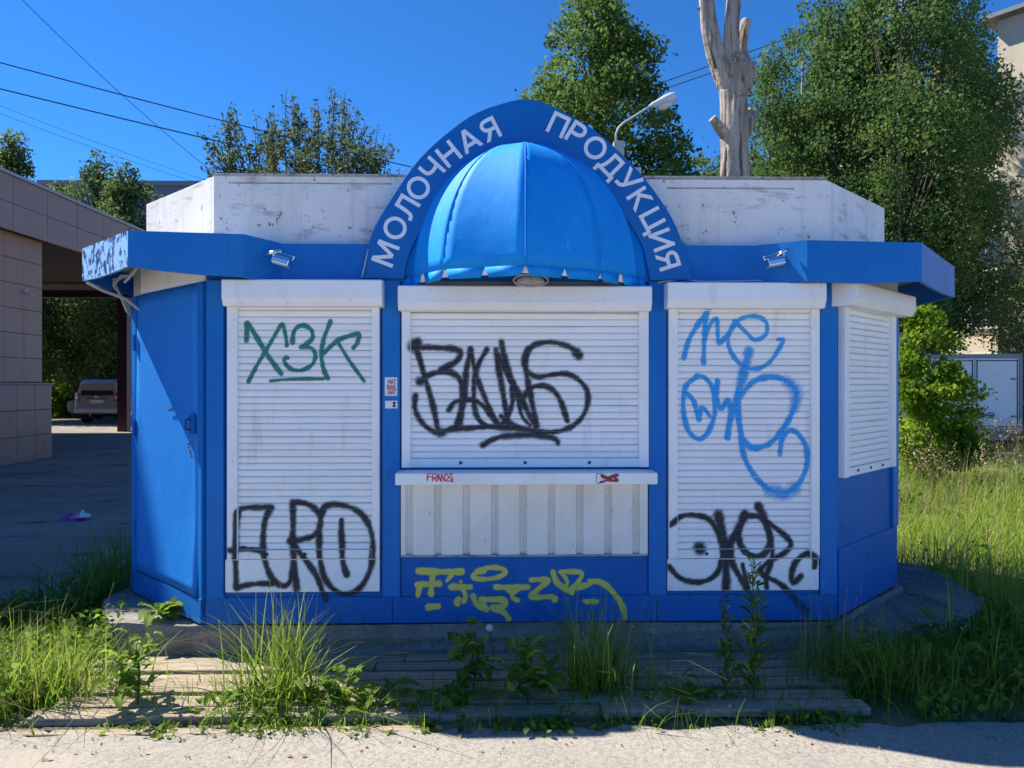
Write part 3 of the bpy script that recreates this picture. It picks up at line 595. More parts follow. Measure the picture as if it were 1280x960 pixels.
spray('yellow sprayed signs on the blue panel below the sill', YEL, 500, 690, 4.267, [
 (30,[(100,100),(200,105),(325,105)]), (26,[(175,105),(170,170),(165,222)]), (26,[(92,175),(150,170),(208,168)]), (24,[(105,182),(95,232)]), (20,[(280,115),(252,152)]), (28,[(275,186),(375,187)]), (22,[(335,195),(350,235),(340,262)]), (14,[(325,158)]), (22,[(312,250),(297,265),(308,278)]), (30,[(152,295),(202,290)]),
 (22,[(450,100),(400,115),(390,135),(440,145),(520,135),(565,105),(530,85),(460,85),(410,103)]), (26,[(390,235),(410,280),(462,308)]), (28,[(432,255),(552,256),(550,290),(495,297),(550,320),(580,358)]), (18,[(438,262),(465,302)]),
 (28,[(512,186),(600,190),(682,187)]), (22,[(575,202),(590,210)]), (22,[(640,195),(600,220),(605,248),(628,258)]), (26,[(700,148),(788,150),(740,195),(702,238),(815,240),(825,256)]),
 (26,[(815,105),(840,165),(918,218)]), (18,[(855,105),(890,150),(885,195)]), (22,[(855,105),(965,110),(950,160),(905,203)]), (26,[(905,203),(1010,170),(1015,156),(1080,165),(1140,220),(1185,290),(1200,352)]), (22,[(985,265),(1052,265)])], -.016, fuzz=.25)
spray('light blue looping tags on the right shutter', LBL, 820, 370, 3.556, [
 (17,[(125,275),(145,200),(185,130),(235,65)]), (16,[(225,65),(215,180),(213,295)]), (14,[(215,200),(240,130),(270,100),(275,150),(280,210),(320,170),(360,120)]),
 (14,[(350,110),(400,160),(440,195),(490,170),(490,115),(440,90),(370,105),(325,170),(330,240),(380,305),(440,325),(500,300),(545,240),(568,195),(545,193)]),
 (32,[(415,245),(395,320),(378,390)],.85), (22,[(378,390),(365,430),(335,530),(318,630)]), (20,[(370,450),(430,385),(500,360),(580,375),(625,430),(610,510),(560,600),(500,660),(430,675),(390,640),(370,560),(365,450)]), (40,[(580,375),(625,430),(612,500)],.55),
 (18,[(370,560),(385,680),(420,770),(490,850),(570,875),(630,840),(670,760),(668,670),(630,610),(590,600),(560,640),(552,705)]), (44,[(500,862),(570,880),(620,855)],.55),
 (17,[(190,355),(135,400),(122,490),(140,590),(185,635),(230,610),(262,520),(255,420),(220,365),(180,355)]), (15,[(140,435),(170,470),(190,550),(205,495),(240,535)]), (17,[(275,375),(270,440),(290,500),(320,460),(330,500)])], -.024)
spray('black sprayed tag low on the right shutter', BLK, 810, 600, 5.333, [
 (30,[(140,300),(220,245),(310,235),(400,260),(450,320),(490,420),(490,530),(460,620),(390,670),(300,680),(210,650),(140,580)]), (46,[(468,230),(500,350),(525,480),(520,600),(520,720)]),
 (44,[(650,230),(590,350),(545,450),(560,560)]), (34,[(560,560),(620,660),(660,720)]), (34,[(650,240),(610,350),(620,440),(680,500),(760,500),(810,430),(800,320),(750,250),(660,240)]), (46,[(740,175),(770,240)]),
 (30,[(770,240),(800,300),(820,400),(825,520),(790,640),(790,720)]), (30,[(800,280),(900,360),(955,430),(900,490),(810,540),(750,600),(780,640),(860,680),(930,735)]), (46,[(930,735),(1060,880)],.45),
 (34,[(1110,580),(1110,520),(1060,490),(990,540),(955,630),(970,680),(1020,640)]), (56,[(340,445),(350,460)]), (24,[(630,560),(660,700)])], -.026, fuzz=.55)
spray('small red marker letters on the sill edge', RED, 520, 570, 4.923, [
 (6,[(70,150),(70,110)]),(6,[(70,110),(98,108)]),(6,[(70,128),(94,128)]),(6,[(102,152),(104,110),(122,112),(125,130),(106,133)]),(6,[(106,133),(128,155)]),(6,[(128,155),(138,110)]),(6,[(138,110),(150,155)]),(6,[(132,138),(148,138)]),
 (6,[(155,155),(157,110)]),(6,[(157,110),(175,155)]),(6,[(175,155),(178,108)]),(6,[(182,108),(222,108)]),(6,[(222,108),(185,150)]),(6,[(185,152),(228,158)]),(6,[(228,158),(222,130)]),(5,[(185,112),(220,150)])], -.205, .002, .5)
spray('dark red scribble on the sill edge', DRED, 520, 570, 4.923, [(16,[(1145,122),(1175,135),(1200,128),(1240,118)]),(14,[(1190,150),(1240,152)]),(10,[(1135,162),(1170,152),(1200,140)]),(14,[(1215,125),(1240,150)]),(3,[(1112,108),(1112,162),(1135,165)]),(3,[(1112,108),(1150,110)])], -.205, .002, .6)

# flood lamps hanging on the fascia
def flood(name, label, pts, head, plate):
    p0 = at(*plate, -.03); e = empty(name, p0, label, 'lamp', 'chrome floodlights on the kiosk fascia')
    b = MB(); b.lathe([(.03,0),(.034,.008),(.02,.014)], 14, Matrix.Translation((p0.x,-.024,p0.z)) @ Matrix.Rotation(R(90), 4, 'X')); b.build('wall_plate', M['lampglass'], e)
    MB().tube([tuple(at(x, y, Y)) for x, y, Y in pts], .013, 8).build('arm', M['chrome'], e, smooth=True)
    (x0, y0), (x1, y1) = head; a = at(x0, y0, -.17); c = at(x1, y1, -.17); d = (c-a); Ld = d.length; ang = math.atan2(d.z, d.x)
    T = Matrix.Translation(a) @ Matrix.Rotation(-ang, 4, 'Y')
    b = MB(); b.profile([(-.038,-.022),(-.036,.012),(-.018,.026),(.022,.026),(.038,.012),(.038,-.022)], 0, Ld, T); h = b.build('lamp_head', M['chrome'], e, .006)
    MB().box(.008, Ld-.008, -.034, .034, -.027, -.0225, T).build('lamp_glass', M['lampglass'], h)
    MB().tube([T @ Vector((-.006,0,.02)), T @ Vector((-.012,0,.042)), T @ Vector((Ld+.012,0,.042)), T @ Vector((Ld+.006,0,.02))], .005, 6).build('bracket', M['chrome'], h)
flood('floodlight', 'chrome floodlight on the left part of the blue fascia', [(322,319,-.03),(328,320,-.10),(340,316,-.15),(352,314,-.16)], [(342,323),(363,329)], (322,319))
flood('floodlight', 'chrome floodlight with a hanging cable on the right part of the blue fascia', [(986,326,-.04),(980,322,-.10),(972,318,-.15),(985,311,-.16)], [(958,329),(979,325)], (989,327))

# ---------------------------------------------------------------- boardwalk and kerb
bw = empty('boardwalk', (-.2,-.45,-.05), 'low walkway of weathered grey planks in front of the kiosk', 'walkway')
yy = -.012
for r_ in range(6):
    wd = random.uniform(.105, .130); xl = -2.34+.02*r_+random.uniform(-.05,.05); xr = 1.90-.012*r_+random.uniform(-.03,.04); cut = random.uniform(-.9, .6)
    for x0, x1 in [(xl, cut-.004), (cut+.004, xr)]:
        nseg = 9; vs = []; fs = []; zj = random.uniform(-.010,.006); tl = random.uniform(-.016,.016)
        for i in range(nseg+1):
            x = x0+(x1-x0)*i/nseg; ja, jb = random.uniform(-.005,.005), random.uniform(-.005,.005); z = zj+tl*(i/nseg-.5)+random.uniform(-.002,.002)
            vs += [(x,yy-wd+ja,z-.038),(x,yy-wd+ja,z-.004),(x,yy-wd+.006+ja,z),(x,yy-.006+jb,z),(x,yy+jb,z-.004),(x,yy+jb,z-.038)]
        for i in range(nseg): a = i*6; fs += [(a+j,a+6+j,a+6+(j+1)%6,a+(j+1)%6) for j in range(6)]
        fs += [tuple(range(6)), tuple(range(nseg*6,nseg*6+6))[::-1]]
        b = MB(); b.add(vs, fs); b.build('plank', M['plank'], bw)
    yy -= wd+random.uniform(.020,.034)
kb = empty('edging_strip', (-1.5,-.93,-.06), 'pale worn edging strip between the planks and the road', 'kerb')
x = -4.6
while x < -.7:
    L = random.uniform(.8,1.3); b = MB(); b.box(x, x+L-.012, -.98+random.uniform(-.015,.01), -.925, -.07, -.030+random.uniform(-.006,.004)); b.build('edging_board', M['plank'], kb, .006); x += L

# ---------------------------------------------------------------- left: shop building with canopy roof, unseen shade-casting block added above
shop = empty('shop_building', (-20, 9, -.05), 'brown tiled shop building with a wide overhanging flat roof', 'building')
MB().box(-40, -10.03, 3.5, 12.6, -.05, 4.75).build('wall', M['rendwall'], shop)
TILE = None
def tile(name, m, y0, y1, z0, z1, x, parent, th=.03):
    return MB().box(x-th, x, y0, y1, z0, z1).build(name, m, parent, .004)
ped = MB().box(-10.02, -9.86, 3.5, 12.70, -.05, 1.585).build('pedestal', M['rendwall'], shop)
MB().box(-10.03, -9.80, 3.45, 12.75, 1.585, 1.625).build('pedestal_cap', M['tile_dark'], ped, .006)
for j in range(3):
    z0 = -.03+j*.54
    for i in range(11):
        y1 = 12.70-i*.62-(.02 if j else 0); tile('tile', M['tile_dark'], y1-.61, y1, z0, z0+.53, -9.83-random.uniform(0,.006), ped)
for i in range(4):                                     # return face of the pedestal and wall, towards the car park
    MB().box(-9.9-.62*(i+1), -9.9-.62*i-.01, 12.6, 12.73, -.03, 1.58).build('tile', M['tile_dark'], ped, .004)
wl = MB().box(-10.02, -10.0, 3.5, 12.56, 1.63, 4.72).build('cladding_rail', M['rendwall'], shop)
for j in range(6):
    z0 = 1.64+j*.515
    for i in range(11): y1 = 12.56-i*.655; tile('tile', M['tile'], y1-.645, y1, z0, min(4.72, z0+.505), -9.97-random.uniform(0,.004), wl)
for i in range(4): MB().box(-10.02-.66*(i+1), -10.02-.66*i-.01, 12.58, 12.63, 1.63, 4.7).build('tile', M['tile'], wl, .004)
rf = MB().box(-40, -9.76, 3.0, 23, 4.72, 5.78).build('canopy_roof', M['rendwall'], shop)
for j in range(2):
    z0 = 4.69+j*.55
    for i in range(17): y1 = 23-i*1.19; tile('facade_panel', M['fasc'], y1-1.175, y1, z0, z0+.54, -9.70-random.uniform(0,.005), rf, .05)
MB().box(-9.9, -9.66, 2.9, 23.04, 5.79, 5.85).build('flashing', M['flash'], rf)
MB().tube([(-9.67,16.0,5.75),(-9.66,15.9,5.3),(-9.67,15.8,4.75)], .012, 5).build('drip_cable', M['wire'], rf)
MB().box(-25, -9.95, 19.6, 19.85, 4.30, 4.52).build('roof_beam', M['redpost'], shop)
MB().box(-12.95, -12.62, 22.05, 22.38, -.05, 4.72).build('roof_post', M['redpost'], shop, .01); MB().box(-20.2, -19.9, 22.05, 22.38, -.05, 4.72).build('roof_post', M['redpost'], shop, .01)
cb = MB().box(-10.0,-9.95,11.95,12.05,3.55,3.62).build('security_camera', M['white'], shop); MB().tube([(-9.95,12,3.58),(-9.82,11.95,3.50)], .035, 8).build('camera_body', M['lampglass'], cb)
up = MB().box(-40, -12.95, 5.82, 14.5, 5.8, 16.0).build('added_shade_block', M['fasc'], shop)  # out-of-view block added so its shadow falls on yard and door
for f_ in range(3):  # invented windows dressing the added block
    for i in range(2):
        y0 = 7.6+i*3.4; z0 = 6.9+f_*3.0; wn = MB().box(-12.97, -12.93, y0, y0+1.7, z0, z0+1.5).build('window', M['winframe'], up); MB().box(-12.95, -12.915, y0+.08, y0+1.62, z0+.08, z0+1.42).build('pane', M['winglass'], wn)
    for i in range(6):
        x0 = -17-i*3.6; z0 = 6.9+f_*3.0; wn = MB().box(x0, x0+1.7, 5.79, 5.83, z0, z0+1.5).build('window', M['winframe'], up); MB().box(x0+.08, x0+1.62, 5.775, 5.81, z0+.08, z0+1.42).build('pane', M['winglass'], wn)

# far blue-grey block at the left, seen between the trees
fb = empty('far_block', (-20,52,-.05), 'distant blue grey flat roofed block above the left end of the kiosk', 'building')
P0, P1 = at(150, 232, 55), at(300, 232, 55)
MB().box(P0.x-6, P1.x, 55, 66, -.05, P0.z).build('wall', M['bluebld'], fb); MB().box(P0.x-6.2, P1.x+.2, 54.8, 66.2, P0.z, P0.z+.35).build('roof', M['aptroof'], fb)
for i in range(7):
    x0 = P0.x-4+i*2.4; wn = MB().box(x0, x0+1.4, 54.95, 55.0, P0.z-2.4, P0.z-.8).build('window', M['winglass'], fb)

# ---------------------------------------------------------------- right: apartment houses and box truck
def apartment(name, label, P, ang, length, depth, H, floors, cols, roof=1.0):
    e = empty(name, (P[0],P[1],-.05), label, 'building'); T = Matrix.Translation((P[0],P[1],0)) @ Matrix.Rotation(ang, 4, 'Z')
    wl_ = MB().box(0, length, 0, depth, -.05, H, T).build('wall', M['aptwall'], e)
    b = MB(); b.profile([(-.45,H),(depth+.45,H),(depth+.45,H+.15),(depth/2,H+.15+roof),(-.45,H+.15)], -.4, length+.4, T); b.build('roof', M['aptroof'], e)
    fh = (H-1.2)/floors; cw = length/cols
    for f_ in range(floors):
        for c_ in range(cols):
            x0 = cw*(c_+.5)-.65; z0 = 1.2+f_*fh+.35
            wn = MB().box(x0, x0+1.3, -.05, .01, z0, z0+1.45, T).build('window', M['winframe'], e)
            for a0, a1 in ((.07,.62),(.68,1.23)): MB().box(x0+a0, x0+a1, -.065, -.02, z0+.07, z0+1.38, T).build('pane', M['winglass'], wn)
            MB().box(x0-.08, x0+1.38, -.14, .0, z0-.07, z0-.01, T).build('window_sill', M['flash'], wn)
    return e
aR = math.atan2(-.81, .58)
P0 = at(1247, 300, 22.4)
apartment('apartment_house', 'tall beige apartment house at the right edge with tree shadows on it', (P0.x, 22.4), aR, 16, 10, 14.55, 5, 5)
apartment('apartment_house', 'beige apartment house mostly hidden behind the birches', (15.9, 38.6), aR, 12.5, 10, 14.2, 5, 4, 1.6)

def wheel(T, r, wdt, parent, rim):
    t = MB().lathe([(r*.62,-wdt/2),(r*.93,-wdt/2),(r,-wdt*.32),(r,wdt*.32),(r*.93,wdt/2),(r*.62,wdt/2)], 22, T).build('wheel', M['tyre'], parent, smooth=False, local=True)
    MB().lathe([(r*.2,-wdt*.53),(r*.6,-wdt*.45),(r*.6,wdt*.45),(r*.2,wdt*.53)], 16, T).build('rim', rim, t, local=True)
tr = empty('box_truck', (0,0,0), 'white box truck with closed rear doors standing in the grass', 'truck')
tp = at(1218, 500, 14.4); tr.location = (tp.x, 14.4, -.05); tr.rotation_euler = (0,0,R(-14))
MB().box(-1.05,1.05,.03,4.2,.52,2.36).build('box_body', M['trucku'], tr, .01, local=True)
b = MB(); b.box(-1.08,1.08,-.01,.05,2.30,2.40); b.box(-1.08,1.08,-.01,.05,.44,.54); b.box(-1.08,-1.0,-.01,.05,.54,2.30); b.box(1.0,1.08,-.01,.05,.54,2.30); b.build('rear_frame', M['truckgrey'], tr, .005, local=True)
for s_ in (-1,1):
    x0, x1 = sorted((s_*.985, s_*.02)); dr = MB().box(x0,x1,-.02,.028,.56,2.28).build('rear_door', M['trucku'], tr, .006, local=True)
    b = MB(); b.box(x0+.02,x0+.045,-.024,-.018,.58,2.26); b.box(x1-.045,x1-.02,-.024,-.018,.58,2.26); b.box(x0+.02,x1-.02,-.024,-.018,2.22,2.245); b.box(x0+.02,x1-.02,-.024,-.018,.585,.61); b.build('seal', M['tyre'], dr, local=True)
    for z in (.82,1.75): MB().box(*sorted((s_*.99,s_*.80)),-.034,-.018,z,z+.05).build('hinge', M['truckgrey'], dr, local=True)
    b = MB(); b.box(*sorted((s_*.06,s_*.36)),-.045,-.02,.86,.89); b.tube([(s_*.28,-.05,.82),(s_*.40,-.05,.82),(s_*.43,-.05,.875),(s_*.40,-.05,.93),(s_*.28,-.05,.93)], .012, 6); b.build('latch', M['tyre'], dr, local=True)
MB().box(-.9,.9,.1,6.2,.36,.5).build('chassis', M['truckgrey'], tr, local=True); MB().box(-.95,.95,-.05,.05,.26,.36).build('bumper_bar', M['truckgrey'], tr, local=True)
b = MB(); b.profile([(4.35,.4),(6.3,.4),(6.35,1.05),(5.9,1.15),(5.5,2.0),(5.2,2.12),(4.35,2.12)], -.95, .95); b.build('cab', M['trucku'], tr, .06, local=True)
for x in (-.9,.9):
    for y in (.9,5.4): wheel(Matrix.Translation((x,y,.36)) @ Matrix.Rotation(R(90), 4, 'Y'), .36, .24, tr, M['truckgrey'])
for x in (-.85,.85): MB().box(x-.13,x+.13,-.06,-.04,.27,.35).build('tail_light', M['redlens'], tr, local=True)

# ---------------------------------------------------------------- cars in the yard
def ring_loft(sts, mat_, name, parent):               # stations: (y, list of (x,z) half section bottom->top centre); mirrored
    b = MB(); n = None; vs = []; fs = []
    for y, sec in sts:
        full = [(x, y, z) for x, z in sec]+[(-x, y, z) for x, z in sec[::-1]]; n = len(full); vs += full
    for i in range(len(sts)-1): fs += [(i*n+j, i*n+(j+1)%n, (i+1)*n+(j+1)%n, (i+1)*n+j) for j in range(n)]
    fs += [tuple(range(n)), tuple(range((len(sts)-1)*n, len(sts)*n))]
    b.add(vs, fs); return b.build(name, mat_, parent, .03, local=True)
def quadpanel(name, pts, m, parent, th=.012):
    b = MB(); P = [Vector(p) for p in pts]; n = (P[1]-P[0]).cross(P[2]-P[0]).normalized()*th; k = len(P)
    b.add([tuple(p+n) for p in P]+[tuple(p-n) for p in P], [tuple(range(k)), tuple(range(k,2*k))[::-1]]+[(i,i+k,(i+1)%k+k,(i+1)%k) for i in range(k)])
    return b.build(name, m, parent, local=True)
suv = empty('parked_car', (-16.25,27.2,-.036), 'bronze grey off-road car seen from behind beside the dark red post', 'car')
S = lambda y, zb, w0, w1, belt, wr, roof: (y, [(w0,zb),(w1,zb+.22),(w1,belt-.12),(w1-.04,belt),(wr,roof-.1),(wr-.12,roof)])
ring_loft([S(.0,.52,.84,.88,1.12,.70,1.66), S(.10,.42,.90,.95,1.14,.72,1.82), S(.9,.36,.92,.96,1.14,.74,1.87), S(2.4,.36,.92,.96,1.12,.74,1.86), S(2.9,.36,.92,.96,1.10,.70,1.76)], M['carbrown'], 'body', suv)
ring_loft([(2.9,[(.92,.36),(.96,.58),(.96,.98),(.92,1.08),(.5,1.12),(.1,1.12)]),(4.2,[(.90,.36),(.94,.58),(.93,.92),(.88,1.0),(.5,1.04),(.1,1.04)]),(4.65,[(.80,.42),(.84,.58),(.82,.80),(.76,.90),(.5,.93),(.1,.93)])], M['carbrown'], 'bonnet', suv)
quadpanel('rear_window', [(-.66,.0,1.16),(.66,.0,1.16),(.58,.07,1.66),(-.58,.07,1.66)], M['carglass'], suv, .03)
for s_ in (-1,1):
    quadpanel('side_window', [(s_*.925,.35,1.16),(s_*.925,2.6,1.15),(s_*.74,2.3,1.74),(s_*.76,.4,1.74)], M['carglass'], suv, .02)
    tl_ = quadpanel('tail_light', [(s_*.72,-.03,.92),(s_*.90,.03,.92),(s_*.90,.05,1.28),(s_*.76,-.02,1.28)], M['redlens'], suv, .03); quadpanel('reversing_lens', [(s_*.74,-.05,1.03),(s_*.89,.0,1.03),(s_*.89,.01,1.12),(s_*.76,-.05,1.12)], M['clearlens'], tl_, .02)
    MB().box(*sorted((s_*.98,s_*1.16)),2.45,2.6,1.12,1.30).build('wing_mirror', M['carbrown'], suv, .02, local=True)
    MB().tube([(s_*.66,.4,1.90),(s_*.66,2.3,1.91)], .022, 6).build('roof_rail', M['chrome'], suv, local=True)
    for y in (.85,3.65): wheel(Matrix.Translation((s_*.83,y,.38)) @ Matrix.Rotation(R(90), 4, 'Y'), .38, .25, suv, M['chrome'])
b = MB(); b.profile([(-.10,.46),(-.12,.62),(-.06,.70),(.1,.70),(.1,.40),(-.05,.40)], -.92, .92); b.build('rear_bumper', M['carbrown'], suv, .02, local=True)
MB().box(-.45,.45,-.045,-.01,1.03,1.07).build('chrome_strip', M['chrome'], suv, local=True); MB().box(-.28,.28,-.05,-.01,.86,.99).build('licence_plate', M['plate'], suv, local=True)
MB().box(.35,.80,-.13,-.10,.47,.50).build('bumper_trim', M['chrome'], suv, local=True)
MB().lathe([(.05,0),(.06,.01),(.04,.02)], 12, Matrix.Translation((0,-.045,1.10)) @ Matrix.Rotation(R(90), 4, 'X')).build('badge', M['chrome'], suv, local=True)
car = empty('parked_car', (-19.3,31.0,-.036), 'pale green grey saloon half hidden by the shop pedestal', 'car', rz=R(-78))
S2 = lambda y, zb, w1, belt: (y, [(w1-.06,zb),(w1,zb+.2),(w1,belt-.1),(w1-.08,belt),(.3,belt+.03),(.1,belt+.03)])
ring_loft([S2(0,.42,.78,.86), S2(.2,.30,.84,.92), S2(1.2,.26,.86,.95), S2(3.0,.26,.86,.93), S2(4.0,.28,.83,.82), S2(4.3,.36,.74,.70)], M['cargreen'], 'body', car)
ring_loft([(.65,[(.74,.9),(.70,.97),(.1,.98)]),(1.3,[(.76,.9),(.60,1.36),(.1,1.42)]),(2.3,[(.76,.9),(.60,1.38),(.1,1.44)]),(3.15,[(.74,.9),(.70,.98),(.1,1.0)])], M['cargreen'], 'roof', car)
quadpanel('windscreen', [(-.68,3.10,1.0),(.68,3.10,1.0),(.54,2.40,1.38),(-.54,2.40,1.38)], M['carglass'], car, .03)
for s_ in (-1,1):
    quadpanel('side_window', [(s_*.755,1.0,1.0),(s_*.755,2.9,1.0),(s_*.63,2.3,1.33),(s_*.63,1.4,1.33)], M['carglass'], car, .02); MB().box(*sorted((s_*.55,s_*.78)),4.22,4.34,.62,.74).build('headlight', M['clearlens'], car, .02, local=True)
    for y in (.85,3.45): wheel(Matrix.Translation((s_*.76,y,.31)) @ Matrix.Rotation(R(90), 4, 'Y'), .31, .2, car, M['grey'])

# litter on the yard
lp = gr(97, 650, -.036); lt = empty('wrapper', (lp.x,lp.y,-.036), 'crumpled pink and purple wrapper lying on the shaded yard', 'litter')
for k, (mm, sc_) in enumerate([('wrap_p',.20),('wrap_k',.13),('wrap_w',.12)]):
    r_ = random.Random(40+k); n_ = 6; vs = [(lp.x+(k-1)*.06+sc_*(i/n_-.5)*1.5, lp.y+sc_*(j/n_-.5), -.033+.09*r_.random()*math.sin(math.pi*i/n_)*math.sin(math.pi*j/n_)+.02*k) for j in range(n_+1) for i in range(n_+1)]
    b = MB(); b.add(vs, [(j*(n_+1)+i,j*(n_+1)+i+1,(j+1)*(n_+1)+i+1,(j+1)*(n_+1)+i) for j in range(n_) for i in range(n_)]); b.build('foil', M[mm], lt)

# ---------------------------------------------------------------- street lamp and wires
LY = 11.9
base = at(772, 480, LY); slamp = empty('street_lamp', (base.x, LY, -.05), 'grey street lamp with a bent arm rising behind the arch sign', 'street lamp')
hp = at(773, 182, LY)
MB().tube([(base.x,LY,-.05),(base.x,LY,3),(hp.x,LY,hp.z)], [.11,.10,.085], 12).build('pole', M['concrete'], slamp, smooth=True)
MB().box(hp.x-.11,hp.x+.11,LY-.1,LY+.1,hp.z-.25,hp.z+.08).build('clamp', M['grey'], slamp, .01)
MB().tube([tuple(at(x, y, LY)) for x, y in [(770,184),(770,168),(773,160),(779,154),(800,141),(816,131)]], .026, 8).build('arm', M['grey'], slamp, smooth=True)
a = at(812, 133, LY); c = at(846, 119, LY); d = (c-a).normalized(); T = Matrix.Translation(a) @ d.to_track_quat('Z','X').to_matrix().to_4x4()
hd = MB().lathe([(.035,0),(.06,.10),(.08,.24),(.105,.36),(.11,.50),(.085,.60),(.02,.64)], 14, T).build('lamp_head', M['lampglass'], slamp, smooth=True)
a2 = at(827, 133, LY); MB().lathe([(.03,-.09),(.08,-.05),(.10,.05),(.09,.2),(.04,.27)], 12, Matrix.Translation(a2) @ d.to_track_quat('Z','X').to_matrix().to_4x4()).build('lamp_glass', M['clearlens'], hd, smooth=True)
def wire(label, p, q, Ya, Yb, r, sag, m='wire'):
    a = at(p[0],p[1],Ya); c = at(q[0],q[1],Yb); n_ = 24
    pts = [a.lerp(c, i/n_)+Vector((0,0,-sag*4*(i/n_)*(1-i/n_))) for i in range(n_+1)]
    tag(MB().tube(pts, r, 5).build('overhead_wire', M[m], smooth=True), label, 'wire', 'overhead wires')
wire('upper of the two thick wires crossing the sky at left', (-260,7), (772,268), 9, LY, .011, .12)
wire('lower of the two thick wires crossing the sky at left', (-260,45), (772,285), 9, LY, .012, .12)
wire('thin wire running steeply down the sky to the kiosk parapet', (-60,-90), (330,262), 7, 13, .006, .25)
wire('faint upper wire low in the left sky', (-200,48), (330,248), 24, 30, .008, .3)
wire('faint lower wire low in the left sky', (-200,60), (330,254), 24, 30, .008, .3)
wire('upper wire of the pair behind the dead trunk', (1330,-76), (560,194), 26, 30, .022, .1)
wire('lower wire of the pair behind the dead trunk', (1330,-66), (560,203), 26, 30, .022, .1)

# ---------------------------------------------------------------- trees
def leafquads(cen, size, rg, aspect=.62, up=.0, var=.35):
    n = len(cen); d = rg.normal(size=(n,3)); d[:,2] -= up; d /= np.linalg.norm(d, axis=1, keepdims=True)
    q = rg.normal(size=(n,3)); s = np.cross(d, q); s /= np.linalg.norm(s, axis=1, keepdims=True)
    L = (size*(1+var*rg.normal(size=n)).clip(.45,1.8))[:,None]; nn = np.cross(d, s)
    V = np.stack([cen-d*L*.5, cen+s*L*aspect*.5+nn*L*.10, cen+d*L*.5, cen-s*L*aspect*.5+nn*L*.10], 1).reshape(-1,3)
    return V, np.arange(4*n).reshape(-1,4)
def crown_mesh(name, cen, rnd, size, mat_, parent, rg, aspect=.62, up=.0):
    V, Fq = leafquads(cen, size, rg, aspect, up); return npmesh(name, V, Fq, mat_, parent, {'rnd': np.repeat(rnd.clip(0,1), 4)})
def tree(name, label, x, y, H, env, ncl, per, leaf, lm, bm_, tr_r=.16, cl=.5, seed=1, group=None, lean=(0,0), up=.3, z0=-.05, cat='tree', squash=.75):
    """env: list of (height fraction, radius, x offset) outlining the crown"""
    rg = np.random.default_rng(seed); r_ = random.Random(seed)
    e = empty(name, (x,y,z0), label, cat, group); hs = [a[0] for a in env]
    R_ = lambda h: np.interp(h, hs, [a[1] for a in env]); O2 = lambda h: np.interp(h, hs, [a[2] if len(a) > 2 else 0 for a in env])
    tp_ = lambda h: Vector((x+lean[0]*h+O2(h)*min(1,h*1.2), y+lean[1]*h, z0+H*h))
    b = MB(); b.tube([tp_(k/9)+Vector((r_.uniform(-.02,.02)*H*.15, r_.uniform(-.02,.02)*H*.15, 0)) if k else tp_(0)-Vector((0,0,.05)) for k in range(9)], [tr_r*(1-.1*k) for k in range(9)], 8)
    lb = MB(); cl_c = []; hlo, hhi = hs[0], hs[-1]; wts = np.array([R_(h)+.15 for h in np.linspace(hlo, hhi, 60)]); wts /= wts.sum()
    for i in range(ncl):
        h = rg.choice(np.linspace(hlo, hhi, 60), p=wts)+rg.normal()*.01; an = rg.uniform(0, 2*math.pi); rr = R_(h)*math.sqrt(rg.uniform(.12, 1.0))
        c_ = tp_(h)+Vector((math.cos(an)*rr, math.sin(an)*rr, 0)); cr = cl*rg.uniform(.55,1.3)*(.6+.4*R_(h)/max(.1, max(a[1] for a in env)))
        cl_c.append((c_, cr)); hb = max(hlo*.8, h-rg.uniform(.10,.22)-rr/H*.4); s_ = tp_(hb); mid = s_.lerp(c_, .55)+Vector((0,0,-.03*H*rg.uniform(.0,.6)))
        if i % 2 == 0: lb.tube([s_, mid, c_], [tr_r*.26, tr_r*.15, tr_r*.04], 4, cap=False)
    b.build('trunk', bm_, e); tag(lb.build('limbs', M['bark'], e), kind='stuff')
    pts = []; rn = []
    for c_, cr in cl_c:
        n = int(per*(cr/cl)**2*rg.uniform(.8,1.2))+3; p = rg.normal(size=(n,3)); p /= np.linalg.norm(p, axis=1, keepdims=True); p *= (rg.uniform(.15,1,size=(n,1))**.55)*cr*(1+.25*rg.normal(size=(n,1)).clip(-1,1.6)); p[:,2] *= squash
        p[:,2] -= .18*np.hypot(p[:,0], p[:,1])
        pts.append(p+np.array(c_)); rn.append(np.clip(rg.normal(.42, .2, n)+rg.normal(0,.24), 0, 1))
    crown_mesh('crown', np.concatenate(pts), np.concatenate(rn), leaf, lm, e, rg, .66, up)
    return e
G1 = 'trees behind the kiosk'
# broad leafy tree behind the arch
xb = at(752, 300, 15.5).x
tree('leafy_tree', 'dense broad leafy tree rising behind the arch sign', xb, 15.5, 12.0, [(.22,1.4,.3),(.36,2.35,.2),(.50,2.5,.05),(.62,2.3,-.1),(.74,1.95,-.05),(.86,1.45,-.1),(.95,.85,-.15),(1.0,.35,-.2)], 300, 330, .105, M['leaf_big'], M['bark'], .2, .62, 21)
tree('leafy_tree', 'lower leafy tree between the broad tree and the dead trunk', at(880,300,19).x, 19, 8.6, [(.25,1.2,0),(.5,1.6,0),(.8,1.2,0),(1.0,.4,0)], 70, 240, .10, M['leaf_far'], M['bark'], .14, .55, 22)
